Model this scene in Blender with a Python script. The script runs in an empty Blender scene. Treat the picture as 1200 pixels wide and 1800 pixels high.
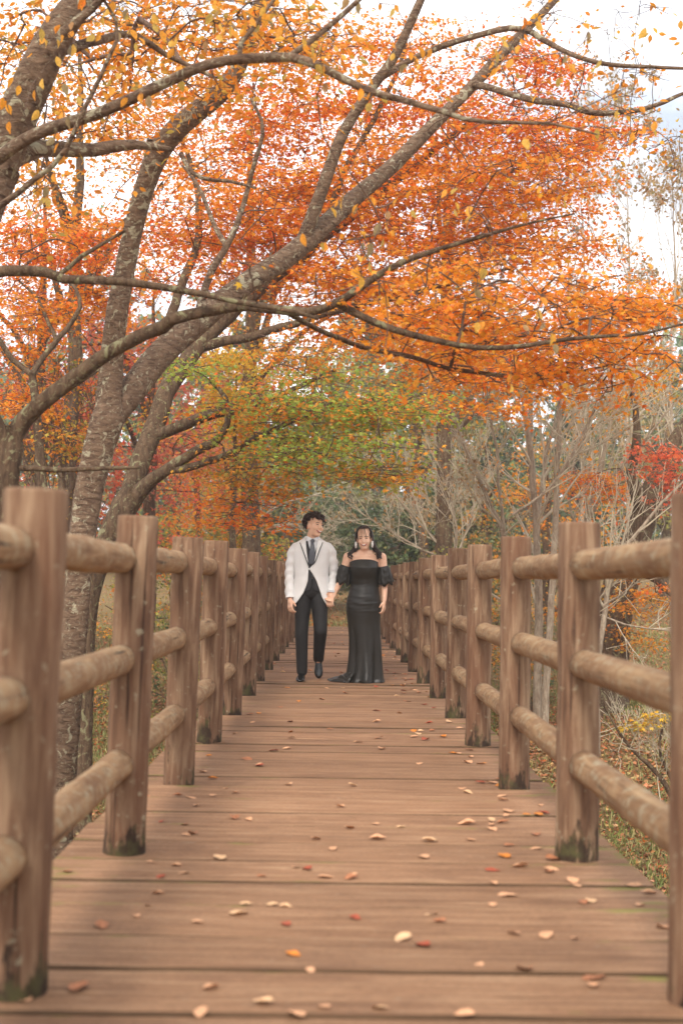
import bpy, bmesh, math, random
import numpy as np
from mathutils import Vector, Matrix, noise as mnoise

random.seed(11)
RNG = np.random.default_rng(7)
SC = bpy.context.scene
COL = SC.collection
R = math.radians

# ------------------------------------------------------------------ camera
F = 2400.0 / 1200.0                      # focal length in picture widths
CAM_H = 1.0
YAW, PITCH, ROLL = -0.0033, 0.0500, 0.0140
cam_d = bpy.data.cameras.new('camera')
cam_d.sensor_fit = 'HORIZONTAL'
cam_d.sensor_width = 24.0
cam_d.lens = 24.0 * F
cam_d.clip_start = 0.1
cam_d.clip_end = 2000
cam_d.dof.use_dof = True
cam_d.dof.focus_distance = 13.4
cam_d.dof.aperture_fstop = 2.8
cam = bpy.data.objects.new('camera', cam_d)
COL.objects.link(cam)
cam.location = (0, 0, CAM_H)
CAMR = Matrix.Rotation(YAW, 3, 'Z') @ Matrix.Rotation(math.pi / 2 + PITCH, 3, 'X') @ Matrix.Rotation(ROLL, 3, 'Z')
cam.rotation_euler = CAMR.to_euler()
SC.camera = cam
CAMN = np.array(CAMR)

# ------------------------------------------------------------------ sky, sun, exposure
SUN_EL, SUN_AZ = R(40), R(192)           # azimuth measured clockwise from +Y
world = bpy.data.worlds.new('World')
SC.world = world
world.use_nodes = True
wn, wl = world.node_tree.nodes, world.node_tree.links
wn.clear()
wout = wn.new('ShaderNodeOutputWorld')
bg = wn.new('ShaderNodeBackground')
bg.inputs['Strength'].default_value = 0.1
sky = wn.new('ShaderNodeTexSky')
sky.sky_type = 'NISHITA'
sky.sun_disc = False
sky.sun_elevation = SUN_EL
sky.sun_rotation = SUN_AZ
sky.dust_density = 2.0
tc = wn.new('ShaderNodeTexCoord')
mp = wn.new('ShaderNodeMapping'); mp.inputs['Scale'].default_value = (1.6, 1.6, 4.0)
cn = wn.new('ShaderNodeTexNoise'); cn.inputs['Scale'].default_value = 2.2; cn.inputs['Detail'].default_value = 7
cr = wn.new('ShaderNodeValToRGB')
cr.color_ramp.elements[0].position = 0.36; cr.color_ramp.elements[0].color = (3.4, 3.8, 4.5, 1)
cr.color_ramp.elements[1].position = 0.60; cr.color_ramp.elements[1].color = (10.5, 10.4, 10.4, 1)
mx = wn.new('ShaderNodeMix'); mx.data_type = 'RGBA'
mx.inputs['Factor'].default_value = 0.92
wl.new(tc.outputs['Generated'], mp.inputs['Vector']); wl.new(mp.outputs['Vector'], cn.inputs['Vector'])
wl.new(cn.outputs['Fac'], cr.inputs['Fac'])
wl.new(sky.outputs['Color'], mx.inputs['A']); wl.new(cr.outputs['Color'], mx.inputs['B'])
wl.new(mx.outputs['Result'], bg.inputs['Color']); wl.new(bg.outputs['Background'], wout.inputs['Surface'])

sun_d = bpy.data.lights.new('sun', 'SUN')
sun_d.energy = 1.5
sun_d.angle = R(14)
sun_d.color = (1.0, 0.93, 0.84)
sun = bpy.data.objects.new('sun', sun_d)
COL.objects.link(sun)
sdir = Vector((math.sin(SUN_AZ) * math.cos(SUN_EL), math.cos(SUN_AZ) * math.cos(SUN_EL), math.sin(SUN_EL)))
sun.rotation_euler = sdir.to_track_quat('Z', 'Y').to_euler()

SC.view_settings.view_transform = 'Standard'
SC.view_settings.look = 'None'
SC.view_settings.gamma = 1.0
SC.view_settings.use_curve_mapping = False
SC.view_settings.exposure = 1.25
SC.render.engine = 'CYCLES'
SC.cycles.use_denoising = True
SC.cycles.max_bounces = 4
SC.cycles.diffuse_bounces = 2
SC.cycles.glossy_bounces = 2
SC.cycles.transmission_bounces = 4
SC.cycles.caustics_reflective = False
SC.cycles.caustics_refractive = False


# ------------------------------------------------------------------ helpers
def W(px, py, d):
    """point in the place that stands at depth d (metres along the bridge) on a sight line"""
    v = CAMN @ np.array([(px - 600.0) / 2400.0, -(py - 900.0) / 2400.0, -1.0])
    return np.array([0, 0, CAM_H]) + v * (d / v[1])


def WZ(px, py, z):
    v = CAMN @ np.array([(px - 600.0) / 2400.0, -(py - 900.0) / 2400.0, -1.0])
    return np.array([0, 0, CAM_H]) + v * ((z - CAM_H) / v[2])


def srgb(r, g, b):
    f = lambda c: (c / 255 / 12.92) if c <= 10 else ((c / 255 + 0.055) / 1.055) ** 2.4
    return (f(r), f(g), f(b), 1)


def sstep(a, b, x):
    t = np.clip((x - a) / (b - a), 0, 1)
    return t * t * (3 - 2 * t)


def mk_mesh(name, V, faces, color=None, smooth=True):
    """faces: list of int arrays (n,k)"""
    me = bpy.data.meshes.new(name)
    V = np.asarray(V, dtype=np.float32)
    me.vertices.add(len(V)); me.vertices.foreach_set('co', V.ravel())
    faces = [np.asarray(f, dtype=np.int32) for f in faces if len(f)]
    loops = np.concatenate([f.ravel() for f in faces])
    starts, s = [], 0
    for f in faces:
        starts.append(s + np.arange(len(f)) * f.shape[1]); s += f.size
    starts = np.concatenate(starts).astype(np.int32)
    me.loops.add(len(loops)); me.loops.foreach_set('vertex_index', loops)
    me.polygons.add(len(starts)); me.polygons.foreach_set('loop_start', starts)
    me.polygons.foreach_set('use_smooth', np.full(len(starts), smooth))
    me.update(calc_edges=True)
    if color is not None:
        a = me.color_attributes.new('Col', 'FLOAT_COLOR', 'POINT')
        c = np.ones((len(V), 4), dtype=np.float32); c[:, :3] = color
        a.data.foreach_set('color', c.ravel())
    return me


def link(name, data, mat=None, parent=None, kind=None):
    o = bpy.data.objects.new(name, data)
    COL.objects.link(o)
    if mat is not None:
        data.materials.append(mat)
    if parent is not None:
        o.parent = parent
    if kind:
        o['kind'] = kind
    return o


def thing(name, label, cat, loc=(0, 0, 0), group=None):
    o = bpy.data.objects.new(name, None)
    COL.objects.link(o)
    o.empty_display_size = 0.2
    o.location = loc
    o['label'] = label; o['category'] = cat
    if group:
        o['group'] = group
    return o


def catmull(P, n):
    P = np.asarray(P, float)
    Q = np.vstack([2 * P[0] - P[1], P, 2 * P[-1] - P[-2]])
    seg = np.linalg.norm(np.diff(P[:, :3], axis=0), axis=1)
    s = np.concatenate([[0], np.cumsum(seg)]); s /= s[-1]
    out = []
    for u in np.linspace(0, 1, n):
        i = min(np.searchsorted(s, u, side='right') - 1, len(P) - 2)
        t = (u - s[i]) / max(s[i + 1] - s[i], 1e-9)
        a, b, c, d = Q[i], Q[i + 1], Q[i + 2], Q[i + 3]
        out.append(0.5 * ((2 * b) + (-a + c) * t + (2 * a - 5 * b + 4 * c - d) * t * t + (-a + 3 * b - 3 * c + d) * t ** 3))
    return np.array(out)


def tubes(P, rad, sides, bump=0.0):
    """P (N,k,3), rad (N,k) -> V, quads (many tubes at once)"""
    P = np.asarray(P, float); rad = np.asarray(rad, float)
    N, k, _ = P.shape
    T = np.gradient(P, axis=1)
    T /= np.linalg.norm(T, axis=2, keepdims=True) + 1e-9
    ref = np.zeros((N, 1, 3)); mean = np.abs(T.mean(axis=1))
    ref[np.arange(N), 0, np.argmin(mean, axis=1)] = 1
    U = np.cross(T, np.broadcast_to(ref, T.shape)); U /= np.linalg.norm(U, axis=2, keepdims=True) + 1e-9
    B = np.cross(T, U)
    a = np.arange(sides) / sides * 2 * math.pi
    rr = np.repeat(rad[:, :, None], sides, axis=2)
    if bump:
        ph = RNG.uniform(0, 6.28, (N, 1, 1)); kk = np.arange(k)[None, :, None]
        rr = rr * (1 + bump * (np.sin(2 * a[None, None] + ph + kk * 0.31) + 0.7 * np.sin(3 * a[None, None] - ph * 2 + kk * 0.57))
                   + bump * 0.9 * RNG.normal(size=rr.shape))
    V = P[:, :, None] + rr[..., None] * (np.cos(a)[None, None, :, None] * U[:, :, None] + np.sin(a)[None, None, :, None] * B[:, :, None])
    idx = np.arange(N * k * sides).reshape(N, k, sides)
    q = np.stack([idx[:, :-1, :], idx[:, 1:, :], np.roll(idx, -1, 2)[:, 1:, :], np.roll(idx, -1, 2)[:, :-1, :]], axis=-1)
    return V.reshape(-1, 3), q.reshape(-1, 4)


class Acc:
    """gathers vertex / face arrays for one mesh"""
    def __init__(s): s.V, s.F, s.C, s.n = [], {}, [], 0
    def add(s, V, Fs, C=None):
        V = np.asarray(V); Fs = np.asarray(Fs)
        s.F.setdefault(Fs.shape[1], []).append(Fs + s.n)
        s.V.append(V); s.n += len(V)
        if C is not None: s.C.append(np.broadcast_to(C, V.shape))
    def mesh(s, name, smooth=True):
        return mk_mesh(name, np.vstack(s.V), [np.vstack(f) for f in s.F.values()],
                       np.vstack(s.C) if s.C else None, smooth)


# leaf outlines: (across, along, lift)
def _maple(lobes=5):
    pts = [(0.0, 0.0)]
    ang = np.array([-105, -55, 0, 55, 105]) if lobes == 5 else np.array([-70, 0, 70])
    ln = np.array([0.55, 0.85, 1.0, 0.85, 0.55]) if lobes == 5 else np.array([0.8, 1.0, 0.8])
    cy = 0.28
    for i in range(len(ang)):
        t = math.radians(ang[i])
        pts.append((math.sin(t) * ln[i] * 0.72, cy + math.cos(t) * ln[i] * 0.72))
        if i < len(ang) - 1:
            m = math.radians((ang[i] + ang[i + 1]) / 2)
            pts.append((math.sin(m) * 0.24, cy + math.cos(m) * 0.24))
    p = np.array([(x, y, 0.10 * (x * x) + 0.05 * math.sin(5 * y)) for x, y in pts])
    return p, [np.arange(len(p))[None]]


LEAF_MAPLE = _maple(5)
LEAF_TRI = _maple(3)
LEAF_OVAL = (np.array([(0, 0, 0), (-.22, .3, .06), (-.25, .6, .05), (0, 1.05, -.08), (.25, .6, .05), (.22, .3, .06), (0, .5, -.03)]),
             [np.array([[0, 6, 2, 1], [6, 3, 3, 2], [0, 5, 4, 6], [6, 4, 3, 3]])])
LEAF_OVAL = (LEAF_OVAL[0], [np.array([[0, 6, 1], [1, 6, 2], [2, 6, 3], [0, 5, 6], [5, 4, 6], [4, 3, 6]])])
LEAF_DIA = (np.array([(0, 0, 0), (-.34, .5, .08), (0, 1, 0), (.34, .5, .08)]), [np.array([[0, 1, 2, 3]])])


def leaves(acc, pos, axis, nrm, size, color, tmpl):
    pos = np.asarray(pos, float); n = len(pos)
    if n == 0: return
    axis = axis / (np.linalg.norm(axis, axis=1, keepdims=True) + 1e-9)
    b = np.cross(axis, nrm); b /= np.linalg.norm(b, axis=1, keepdims=True) + 1e-9
    nn = np.cross(b, axis)
    T, Fs = tmpl
    m = len(T)
    size = np.broadcast_to(size, (n,))[:, None, None]
    V = pos[:, None] + size * (T[None, :, 0:1] * b[:, None] + T[None, :, 1:2] * axis[:, None] + T[None, :, 2:3] * nn[:, None])
    C = np.repeat(np.broadcast_to(color, (n, 3))[:, None], m, axis=1).reshape(-1, 3)
    Fa = Fs[0]
    fi = (Fa[None] + (np.arange(n) * m)[:, None, None]).reshape(-1, Fa.shape[1])
    acc.add(V.reshape(-1, 3), fi, C)


def rand_dirs(n, rng=RNG):
    v = rng.normal(size=(n, 3)); return v / np.linalg.norm(v, axis=1, keepdims=True)


# ------------------------------------------------------------------ materials
def mat_new(name):
    m = bpy.data.materials.new(name); m.use_nodes = True
    nt = m.node_tree; nt.nodes.clear()
    return m, nt.nodes, nt.links


def nd(nodes, typ, **kw):
    n = nodes.new(typ)
    for k, v in kw.items():
        if k.startswith('i_'):
            key = k[2:].replace('_', ' ')
            n.inputs[key].default_value = v
        else:
            setattr(n, k, v)
    return n


def ramp(nodes, stops):
    r = nodes.new('ShaderNodeValToRGB')
    e = r.color_ramp.elements
    while len(e) < len(stops): e.new(0.5)
    for el, (p, c) in zip(e, stops):
        el.position = p; el.color = c if len(c) == 4 else (*c, 1)
    return r


def mixc(nodes, links, fac, a, b, blend='MIX'):
    m = nodes.new('ShaderNodeMix'); m.data_type = 'RGBA'; m.blend_type = blend
    for sock, v in (('Factor', fac), ('A', a), ('B', b)):
        if hasattr(v, 'links'): links.new(v, m.inputs[sock])
        elif v is not None:
            m.inputs[sock].default_value = v
    return m.outputs['Result']


def obj_coords(nodes, links, scale, jitter=True, coord='Object'):
    t = nodes.new('ShaderNodeTexCoord')
    src = t.outputs[coord]
    if jitter:
        oi = nodes.new('ShaderNodeObjectInfo')
        mul = nd(nodes, 'ShaderNodeMath', operation='MULTIPLY'); mul.inputs[1].default_value = 37.0
        links.new(oi.outputs['Random'], mul.inputs[0])
        ad = nd(nodes, 'ShaderNodeVectorMath', operation='ADD')
        links.new(src, ad.inputs[0]); links.new(mul.outputs[0], ad.inputs[1])
        src = ad.outputs[0]
    m = nodes.new('ShaderNodeMapping'); m.inputs['Scale'].default_value = scale
    links.new(src, m.inputs['Vector'])
    return m.outputs['Vector']


def noise(nodes, links, vec, scale, detail=5, rough=0.6, dist=0.0):
    n = nd(nodes, 'ShaderNodeTexNoise', i_Scale=scale, i_Detail=detail, i_Roughness=rough, i_Distortion=dist)
    links.new(vec, n.inputs['Vector'])
    return n.outputs['Fac']


def finish(nodes, links, color, rough=0.8, height=None, bump=0.3, dist=0.01, spec=0.25, sheen=0.0):
    p = nodes.new('ShaderNodeBsdfPrincipled')
    if hasattr(color, 'links'): links.new(color, p.inputs['Base Color'])
    else: p.inputs['Base Color'].default_value = color
    if hasattr(rough, 'links'): links.new(rough, p.inputs['Roughness'])
    else: p.inputs['Roughness'].default_value = rough
    p.inputs['Specular IOR Level'].default_value = spec
    if sheen: p.inputs['Sheen Weight'].default_value = sheen
    if height is not None:
        b = nd(nodes, 'ShaderNodeBump', i_Strength=bump, i_Distance=dist)
        links.new(height, b.inputs['Height']); links.new(b.outputs['Normal'], p.inputs['Normal'])
    o = nodes.new('ShaderNodeOutputMaterial'); links.new(p.outputs['BSDF'], o.inputs['Surface'])
    return p


def mat_leaf(name, trans=0.5, rough=0.55):
    m, n, l = mat_new(name)
    at = nd(n, 'ShaderNodeAttribute', attribute_name='Col')
    v = obj_coords(n, l, (1, 1, 1), False)
    f = noise(n, l, v, 9.0, 3)
    r = ramp(n, [(0.3, (0.72, 0.72, 0.72)), (0.7, (1.25, 1.2, 1.1))]); l.new(f, r.inputs['Fac'])
    c = mixc(n, l, 1.0, at.outputs['Color'], r.outputs['Color'], 'MULTIPLY')
    p = nd(n, 'ShaderNodeBsdfPrincipled'); p.inputs['Roughness'].default_value = rough; p.inputs['Specular IOR Level'].default_value = 0.3
    t = n.new('ShaderNodeBsdfTranslucent')
    l.new(c, p.inputs['Base Color']); l.new(c, t.inputs['Color'])
    s = n.new('ShaderNodeMixShader'); s.inputs[0].default_value = trans
    l.new(p.outputs[0], s.inputs[1]); l.new(t.outputs[0], s.inputs[2])
    o = n.new('ShaderNodeOutputMaterial'); l.new(s.outputs[0], o.inputs['Surface'])
    return m


def mat_bark(name, dark, mid, lichen, lich_amt=0.5, scale=1.0, stretch=(6, 6, 1.6)):
    m, n, l = mat_new(name)
    v = obj_coords(n, l, tuple(s * scale for s in stretch))
    g = noise(n, l, v, 4.0, 8, 0.65, 0.6)
    r = ramp(n, [(0.30, dark), (0.62, mid)]); l.new(g, r.inputs['Fac'])
    v2 = obj_coords(n, l, (scale, scale, scale))
    ln = noise(n, l, v2, 9.0, 8, 0.62, 1.2)
    lr = ramp(n, [(lich_amt, (0, 0, 0)), (lich_amt + 0.05, (1, 1, 1))]); l.new(ln, lr.inputs['Fac'])
    l2 = noise(n, l, v2, 38.0, 4, 0.6)
    l2r = ramp(n, [(0.57, (0, 0, 0)), (0.66, (0.5, 0.5, 0.5))]); l.new(l2, l2r.inputs['Fac'])
    mxm = nd(n, 'ShaderNodeMath', operation='MAXIMUM'); l.new(lr.outputs['Color'], mxm.inputs[0]); l.new(l2r.outputs['Color'], mxm.inputs[1])
    c = mixc(n, l, mxm.outputs[0], r.outputs['Color'], lichen)
    finish(n, l, c, 0.9, g, 1.0, 0.04, 0.15)
    return m


def mat_log(name, rail=False):
    m, n, l = mat_new(name)
    st = (9, 0.9, 9) if rail else (9, 9, 0.9)
    v = obj_coords(n, l, st)
    g = noise(n, l, v, 3.2, 8, 0.62, 0.5)
    if rail:
        r = ramp(n, [(0.28, srgb(108, 78, 54)), (0.5, srgb(148, 116, 84)), (0.72, srgb(174, 144, 108))])
    else:
        r = ramp(n, [(0.30, srgb(84, 60, 45)), (0.48, srgb(124, 95, 73)), (0.66, srgb(158, 131, 104))])
    l.new(g, r.inputs['Fac'])
    v2 = obj_coords(n, l, (1, 1, 1) if rail else (1, 1, 0.35))
    bl = noise(n, l, v2, 4.5, 5, 0.6, 0.6)
    br = ramp(n, [(0.42, (0, 0, 0)), (0.66, (0.6, 0.6, 0.6))]); l.new(bl, br.inputs['Fac'])
    c = mixc(n, l, br.outputs['Color'], r.outputs['Color'], srgb(104, 70, 51) if not rail else srgb(126, 92, 66))
    # cracks along the grain
    vc = obj_coords(n, l, (30, 0.8, 30) if rail else (30, 30, 0.8))
    ck = noise(n, l, vc, 1.6, 3, 0.5)
    ckr = ramp(n, [(0.30, (1, 1, 1)), (0.37, (0, 0, 0))]); l.new(ck, ckr.inputs['Fac'])
    c = mixc(n, l, ckr.outputs['Color'], c, srgb(66, 45, 34))
    # pale lichen scabs
    li = noise(n, l, obj_coords(n, l, (1, 1, 1)), 26.0, 5, 0.65)
    lr = ramp(n, [(0.52 if rail else 0.62, (0, 0, 0)), (0.66 if rail else 0.70, (0.6, 0.6, 0.6))]); l.new(li, lr.inputs['Fac'])
    c = mixc(n, l, lr.outputs['Color'], c, srgb(176, 168, 140))
    if not rail:      # rotten, mossy foot
        t = n.new('ShaderNodeTexCoord'); sx = n.new('ShaderNodeSeparateXYZ'); l.new(t.outputs['Object'], sx.inputs[0])
        fn = noise(n, l, obj_coords(n, l, (14, 14, 4)), 1.3, 6, 0.65)
        ad = nd(n, 'ShaderNodeMath', operation='MULTIPLY_ADD'); l.new(fn, ad.inputs[0]); ad.inputs[1].default_value = -0.75; l.new(sx.outputs['Z'], ad.inputs[2])
        fr = ramp(n, [(0.0, (1, 1, 1)), (0.06, (0, 0, 0))])
        sh = nd(n, 'ShaderNodeMath', operation='ADD'); l.new(ad.outputs[0], sh.inputs[0]); sh.inputs[1].default_value = 0.35
        l.new(sh.outputs[0], fr.inputs['Fac'])
        mo = noise(n, l, obj_coords(n, l, (1, 1, 1)), 14.0, 4)
        mr = ramp(n, [(0.46, srgb(58, 44, 34)), (0.68, srgb(82, 78, 48))]); l.new(mo, mr.inputs['Fac'])
        c = mixc(n, l, fr.outputs['Color'], c, mr.outputs['Color'])
    finish(n, l, c, 0.82, g, 0.6, 0.012, 0.2)
    return m


def mat_plank(name):
    m, n, l = mat_new(name)
    v = obj_coords(n, l, (0.7, 14, 14))
    g = noise(n, l, v, 3.0, 9, 0.62, 0.3)
    r = ramp(n, [(0.28, srgb(108, 77, 54)), (0.5, srgb(144, 108, 80)), (0.72, srgb(168, 135, 104))]); l.new(g, r.inputs['Fac'])
    oi = n.new('ShaderNodeObjectInfo')
    tr = ramp(n, [(0.0, (0.84, 0.83, 0.82)), (1.0, (1.12, 1.11, 1.10))]); l.new(oi.outputs['Random'], tr.inputs['Fac'])
    c = mixc(n, l, 1.0, r.outputs['Color'], tr.outputs['Color'], 'MULTIPLY')
    v2 = obj_coords(n, l, (1, 1.5, 1), coord='Object')
    b = noise(n, l, v2, 2.3, 6, 0.65, 0.4)
    br = ramp(n, [(0.50, (0, 0, 0)), (0.72, (0.6, 0.6, 0.6))]); l.new(b, br.inputs['Fac'])
    c = mixc(n, l, br.outputs['Color'], c, srgb(106, 76, 56))
    sp = noise(n, l, obj_coords(n, l, (1, 2.2, 1)), 70.0, 4, 0.7)
    spr = ramp(n, [(0.35, (0.80, 0.79, 0.78)), (0.65, (1.22, 1.21, 1.20))]); l.new(sp, spr.inputs['Fac'])
    c = mixc(n, l, 1.0, c, spr.outputs['Color'], 'MULTIPLY')
    # pale worn lichen flecks
    li = noise(n, l, obj_coords(n, l, (1, 1.6, 1)), 16.0, 6, 0.7)
    lr = ramp(n, [(0.63, (0, 0, 0)), (0.74, (0.5, 0.5, 0.5))]); l.new(li, lr.inputs['Fac'])
    c = mixc(n, l, lr.outputs['Color'], c, srgb(170, 156, 132))
    # moss creeping in from the plank ends and joints
    t = n.new('ShaderNodeTexCoord'); sx = n.new('ShaderNodeSeparateXYZ'); l.new(t.outputs['Object'], sx.inputs[0])
    ax = nd(n, 'ShaderNodeMath', operation='ABSOLUTE'); l.new(sx.outputs['X'], ax.inputs[0])
    ay = nd(n, 'ShaderNodeMath', operation='ABSOLUTE'); l.new(sx.outputs['Y'], ay.inputs[0])
    my = nd(n, 'ShaderNodeMapRange'); my.inputs['From Min'].default_value = 0.11; my.inputs['From Max'].default_value = 0.168; l.new(ay.outputs[0], my.inputs['Value'])
    mxx = nd(n, 'ShaderNodeMapRange'); mxx.inputs['From Min'].default_value = 0.55; mxx.inputs['From Max'].default_value = 1.0; l.new(ax.outputs[0], mxx.inputs['Value'])
    mo = noise(n, l, obj_coords(n, l, (1, 2.5, 1)), 3.6, 5, 0.6)
    s1 = nd(n, 'ShaderNodeMath', operation='MULTIPLY_ADD'); l.new(my.outputs[0], s1.inputs[0]); s1.inputs[1].default_value = 0.14; l.new(mo, s1.inputs[2])
    s2 = nd(n, 'ShaderNodeMath', operation='MULTIPLY_ADD'); l.new(mxx.outputs[0], s2.inputs[0]); s2.inputs[1].default_value = 0.12; l.new(s1.outputs[0], s2.inputs[2])
    mr = ramp(n, [(0.70, (0, 0, 0)), (0.80, (0.85, 0.85, 0.85))]); l.new(s2.outputs[0], mr.inputs['Fac'])
    c = mixc(n, l, mr.outputs['Color'], c, srgb(120, 116, 52))
    finish(n, l, c, 0.78, g, 0.45, 0.008, 0.25)
    return m


def mat_plain(name, color, rough=0.7, nscale=0, amt=0.15, bump=0.0, spec=0.3, stretch=(1, 1, 1), sheen=0.0, bdist=0.005):
    m, n, l = mat_new(name)
    v = obj_coords(n, l, stretch)
    f = noise(n, l, v, nscale or 12.0, 5)
    r = ramp(n, [(0.3, tuple(max(0, c * (1 - amt)) for c in color[:3])), (0.7, tuple(c * (1 + amt) for c in color[:3]))]); l.new(f, r.inputs['Fac'])
    finish(n, l, r.outputs['Color'], rough, f if bump else None, bump, bdist, spec, sheen)
    return m


def mat_ground():
    m, n, l = mat_new('ground')
    v = obj_coords(n, l, (1, 1, 1), False)
    a = noise(n, l, v, 1.3, 6, 0.65)
    b = noise(n, l, v, 22.0, 6, 0.7)
    r1 = ramp(n, [(0.35, srgb(116, 104, 62)), (0.65, srgb(134, 100, 66))]); l.new(a, r1.inputs['Fac'])
    r2 = ramp(n, [(0.40, srgb(84, 72, 46)), (0.52, srgb(128, 104, 70)), (0.66, srgb(156, 118, 82))]); l.new(b, r2.inputs['Fac'])
    c = mixc(n, l, 0.55, r1.outputs['Color'], r2.outputs['Color'])
    finish(n, l, c, 0.95, b, 0.8, 0.03, 0.1)
    return m


M_LEAF = mat_leaf('leaf')
M_LEAFDRY = mat_leaf('dry_leaf', 0.12, 0.7)
M_GREEN = mat_leaf('evergreen_leaf', 0.25, 0.5)
M_CHERRY = mat_bark('cherry_bark', srgb(70, 50, 39), srgb(134, 109, 88), srgb(170, 160, 134), 0.565, 1.0, (3.0, 3.0, 7))
M_MAPLE = mat_bark('maple_bark', srgb(62, 46, 36), srgb(112, 90, 70), srgb(138, 132, 100), 0.57)
M_PALE = mat_bark('pale_bark', srgb(124, 106, 88), srgb(182, 164, 142), srgb(184, 174, 154), 0.60)
M_TWIG = mat_plain('twig_bark', srgb(100, 78, 64), 0.9, 8, 0.35)
M_TWIGPALE = mat_plain('pale_twig_bark', srgb(188, 174, 150), 0.9, 8, 0.25)
M_POST = mat_log('post_wood')
M_RAIL = mat_log('rail_wood', True)
M_PLANK = mat_plank('plank_wood')
M_BEAM = mat_plain('beam_wood', srgb(84, 64, 50), 0.85, 6, 0.3, 0.3, 0.2, (0.6, 0.6, 8))
M_GROUND = mat_ground()

# ------------------------------------------------------------------ ground
def hgt(x, y):
    x = np.asarray(x, float); y = np.asarray(y, float)
    h = -2.05 + 2.02 * np.clip((y - 11.5) / 19, 0, 1) ** 0.85
    h = h + 0.30 * sstep(1.5, 3.5, x) * sstep(13, 19, y) * (1 - sstep(24, 30, y))
    h = h + 0.035 * np.clip(y - 31, 0, 20) + 0.04 * np.clip(y - 50, 0, 60)
    side = np.clip(np.abs(x) - 5, 0, None)
    h = h + 0.05 * np.minimum(side, 25) * sstep(10, 26, y) + 0.03 * side * sstep(30, 60, y)
    amp = np.clip((np.abs(x) - 1.2) / 2, 0.0, 1) + 0.12
    h = h + 0.10 * amp * (np.sin(x * 0.9 + y * 0.5) + np.sin(y * 0.83 - x * 0.4 + 1.3)) * np.where(y > 29, np.clip(amp, 0, 1), 1)
    return h


gx = np.concatenate([np.linspace(-400, -40, 14), np.linspace(-36, 36, 110), np.linspace(40, 400, 14)])
gy = np.concatenate([np.linspace(-200, -12, 8), np.linspace(-10, 70, 130), np.linspace(74, 420, 24)])
GX, GY = np.meshgrid(gx, gy)
GV = np.stack([GX, GY, hgt(GX, GY)], -1).reshape(-1, 3)
ii = np.arange(len(gx) * len(gy)).reshape(len(gy), len(gx))
GF = np.stack([ii[:-1, :-1], ii[:-1, 1:], ii[1:, 1:], ii[1:, :-1]], -1).reshape(-1, 4)
link('ground', mk_mesh('ground', GV, [GF]), M_GROUND, kind='structure')

# ------------------------------------------------------------------ footbridge
DX0, DX1 = -0.98, 1.07                     # deck edges
PL = 0.342                                 # plank pitch
Y0, Y1 = -1.25, 29.7


def plank_mesh(seed):
    rg = np.random.default_rng(seed)
    nx = 13
    hw = PL / 2 - 0.005
    hl = (DX1 - DX0) / 2
    xs = np.linspace(-hl, hl, nx)
    prof = [(-hw, -0.055), (-hw, -0.005), (-hw + 0.005, 0.0), (-hw * 0.5, 0.001), (0, 0.0), (hw * 0.5, 0.001), (hw - 0.005, 0.0), (hw, -0.005), (hw, -0.055)]
    warp = 0.003 * rg.normal(size=3)
    V = []
    for i, x in enumerate(xs):
        e0, e1 = rg.normal(0, 0.0018, 2)
        for j, (y, z) in enumerate(prof):
            yy = y + (e0 if j < 4 else e1 if j > 4 else 0) + 0.002 * math.sin(x * 3 + seed)
            zz = z + warp[0] * (x / hl) ** 2 + warp[1] * (y / hw) * 0.6 + rg.normal(0, 0.0004)
            V.append((x, yy, zz))
    k = len(prof)
    idx = np.arange(nx * k).reshape(nx, k)
    q = np.stack([idx[:-1, :-1], idx[1:, :-1], idx[1:, 1:], idx[:-1, 1:]], -1).reshape(-1, 4)
    bot = np.stack([idx[:-1, 0], idx[:-1, -1], idx[1:, -1], idx[1:, 0]], -1)
    ends = np.array([list(idx[0]), list(idx[-1][::-1])])
    me = mk_mesh('plank', np.array(V), [np.vstack([q, bot]), ends], smooth=False)
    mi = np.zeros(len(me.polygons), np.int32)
    mi[:len(q)] = np.tile([1, 1, 0, 0, 0, 0, 1, 1], nx - 1)      # sides and bevels: old wood, coloured dark to stand in for seam shade
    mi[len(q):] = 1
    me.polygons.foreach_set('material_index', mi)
    return me


bridge = thing('footbridge', 'long brown plank footbridge deck strewn with leaves under the couple', 'bridge', ((DX0 + DX1) / 2, 0, 0))
pmeshes = [plank_mesh(s) for s in range(7)]
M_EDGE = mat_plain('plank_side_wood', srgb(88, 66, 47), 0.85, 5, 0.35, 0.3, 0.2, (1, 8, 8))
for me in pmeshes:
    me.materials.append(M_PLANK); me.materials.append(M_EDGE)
npl = int((Y1 - Y0) / PL)
for i in range(npl):
    o = bpy.data.objects.new('plank', pmeshes[RNG.integers(7)])
    COL.objects.link(o); o.parent = bridge
    o.location = (RNG.normal(0, 0.007), Y0 + (i + 0.5) * PL, RNG.normal(0, 0.0014))
    o.rotation_euler = (RNG.normal(0, 0.004), 0, RNG.normal(0, 0.0012) + (math.pi if RNG.random() < 0.5 else 0))


def box_mesh(name, x0, x1, y0, y1, z0, z1, bev=0.006):
    bm = bmesh.new()
    bmesh.ops.create_cube(bm, size=1)
    for v in bm.verts:
        v.co = ((x0 + x1) / 2 + v.co.x * (x1 - x0), (y0 + y1) / 2 + v.co.y * (y1 - y0), (z0 + z1) / 2 + v.co.z * (z1 - z0))
    if bev: bmesh.ops.bevel(bm, geom=bm.edges[:], offset=bev, segments=1, affect='EDGES')
    me = bpy.data.meshes.new(name); bm.to_mesh(me); bm.free()
    return me


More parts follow.
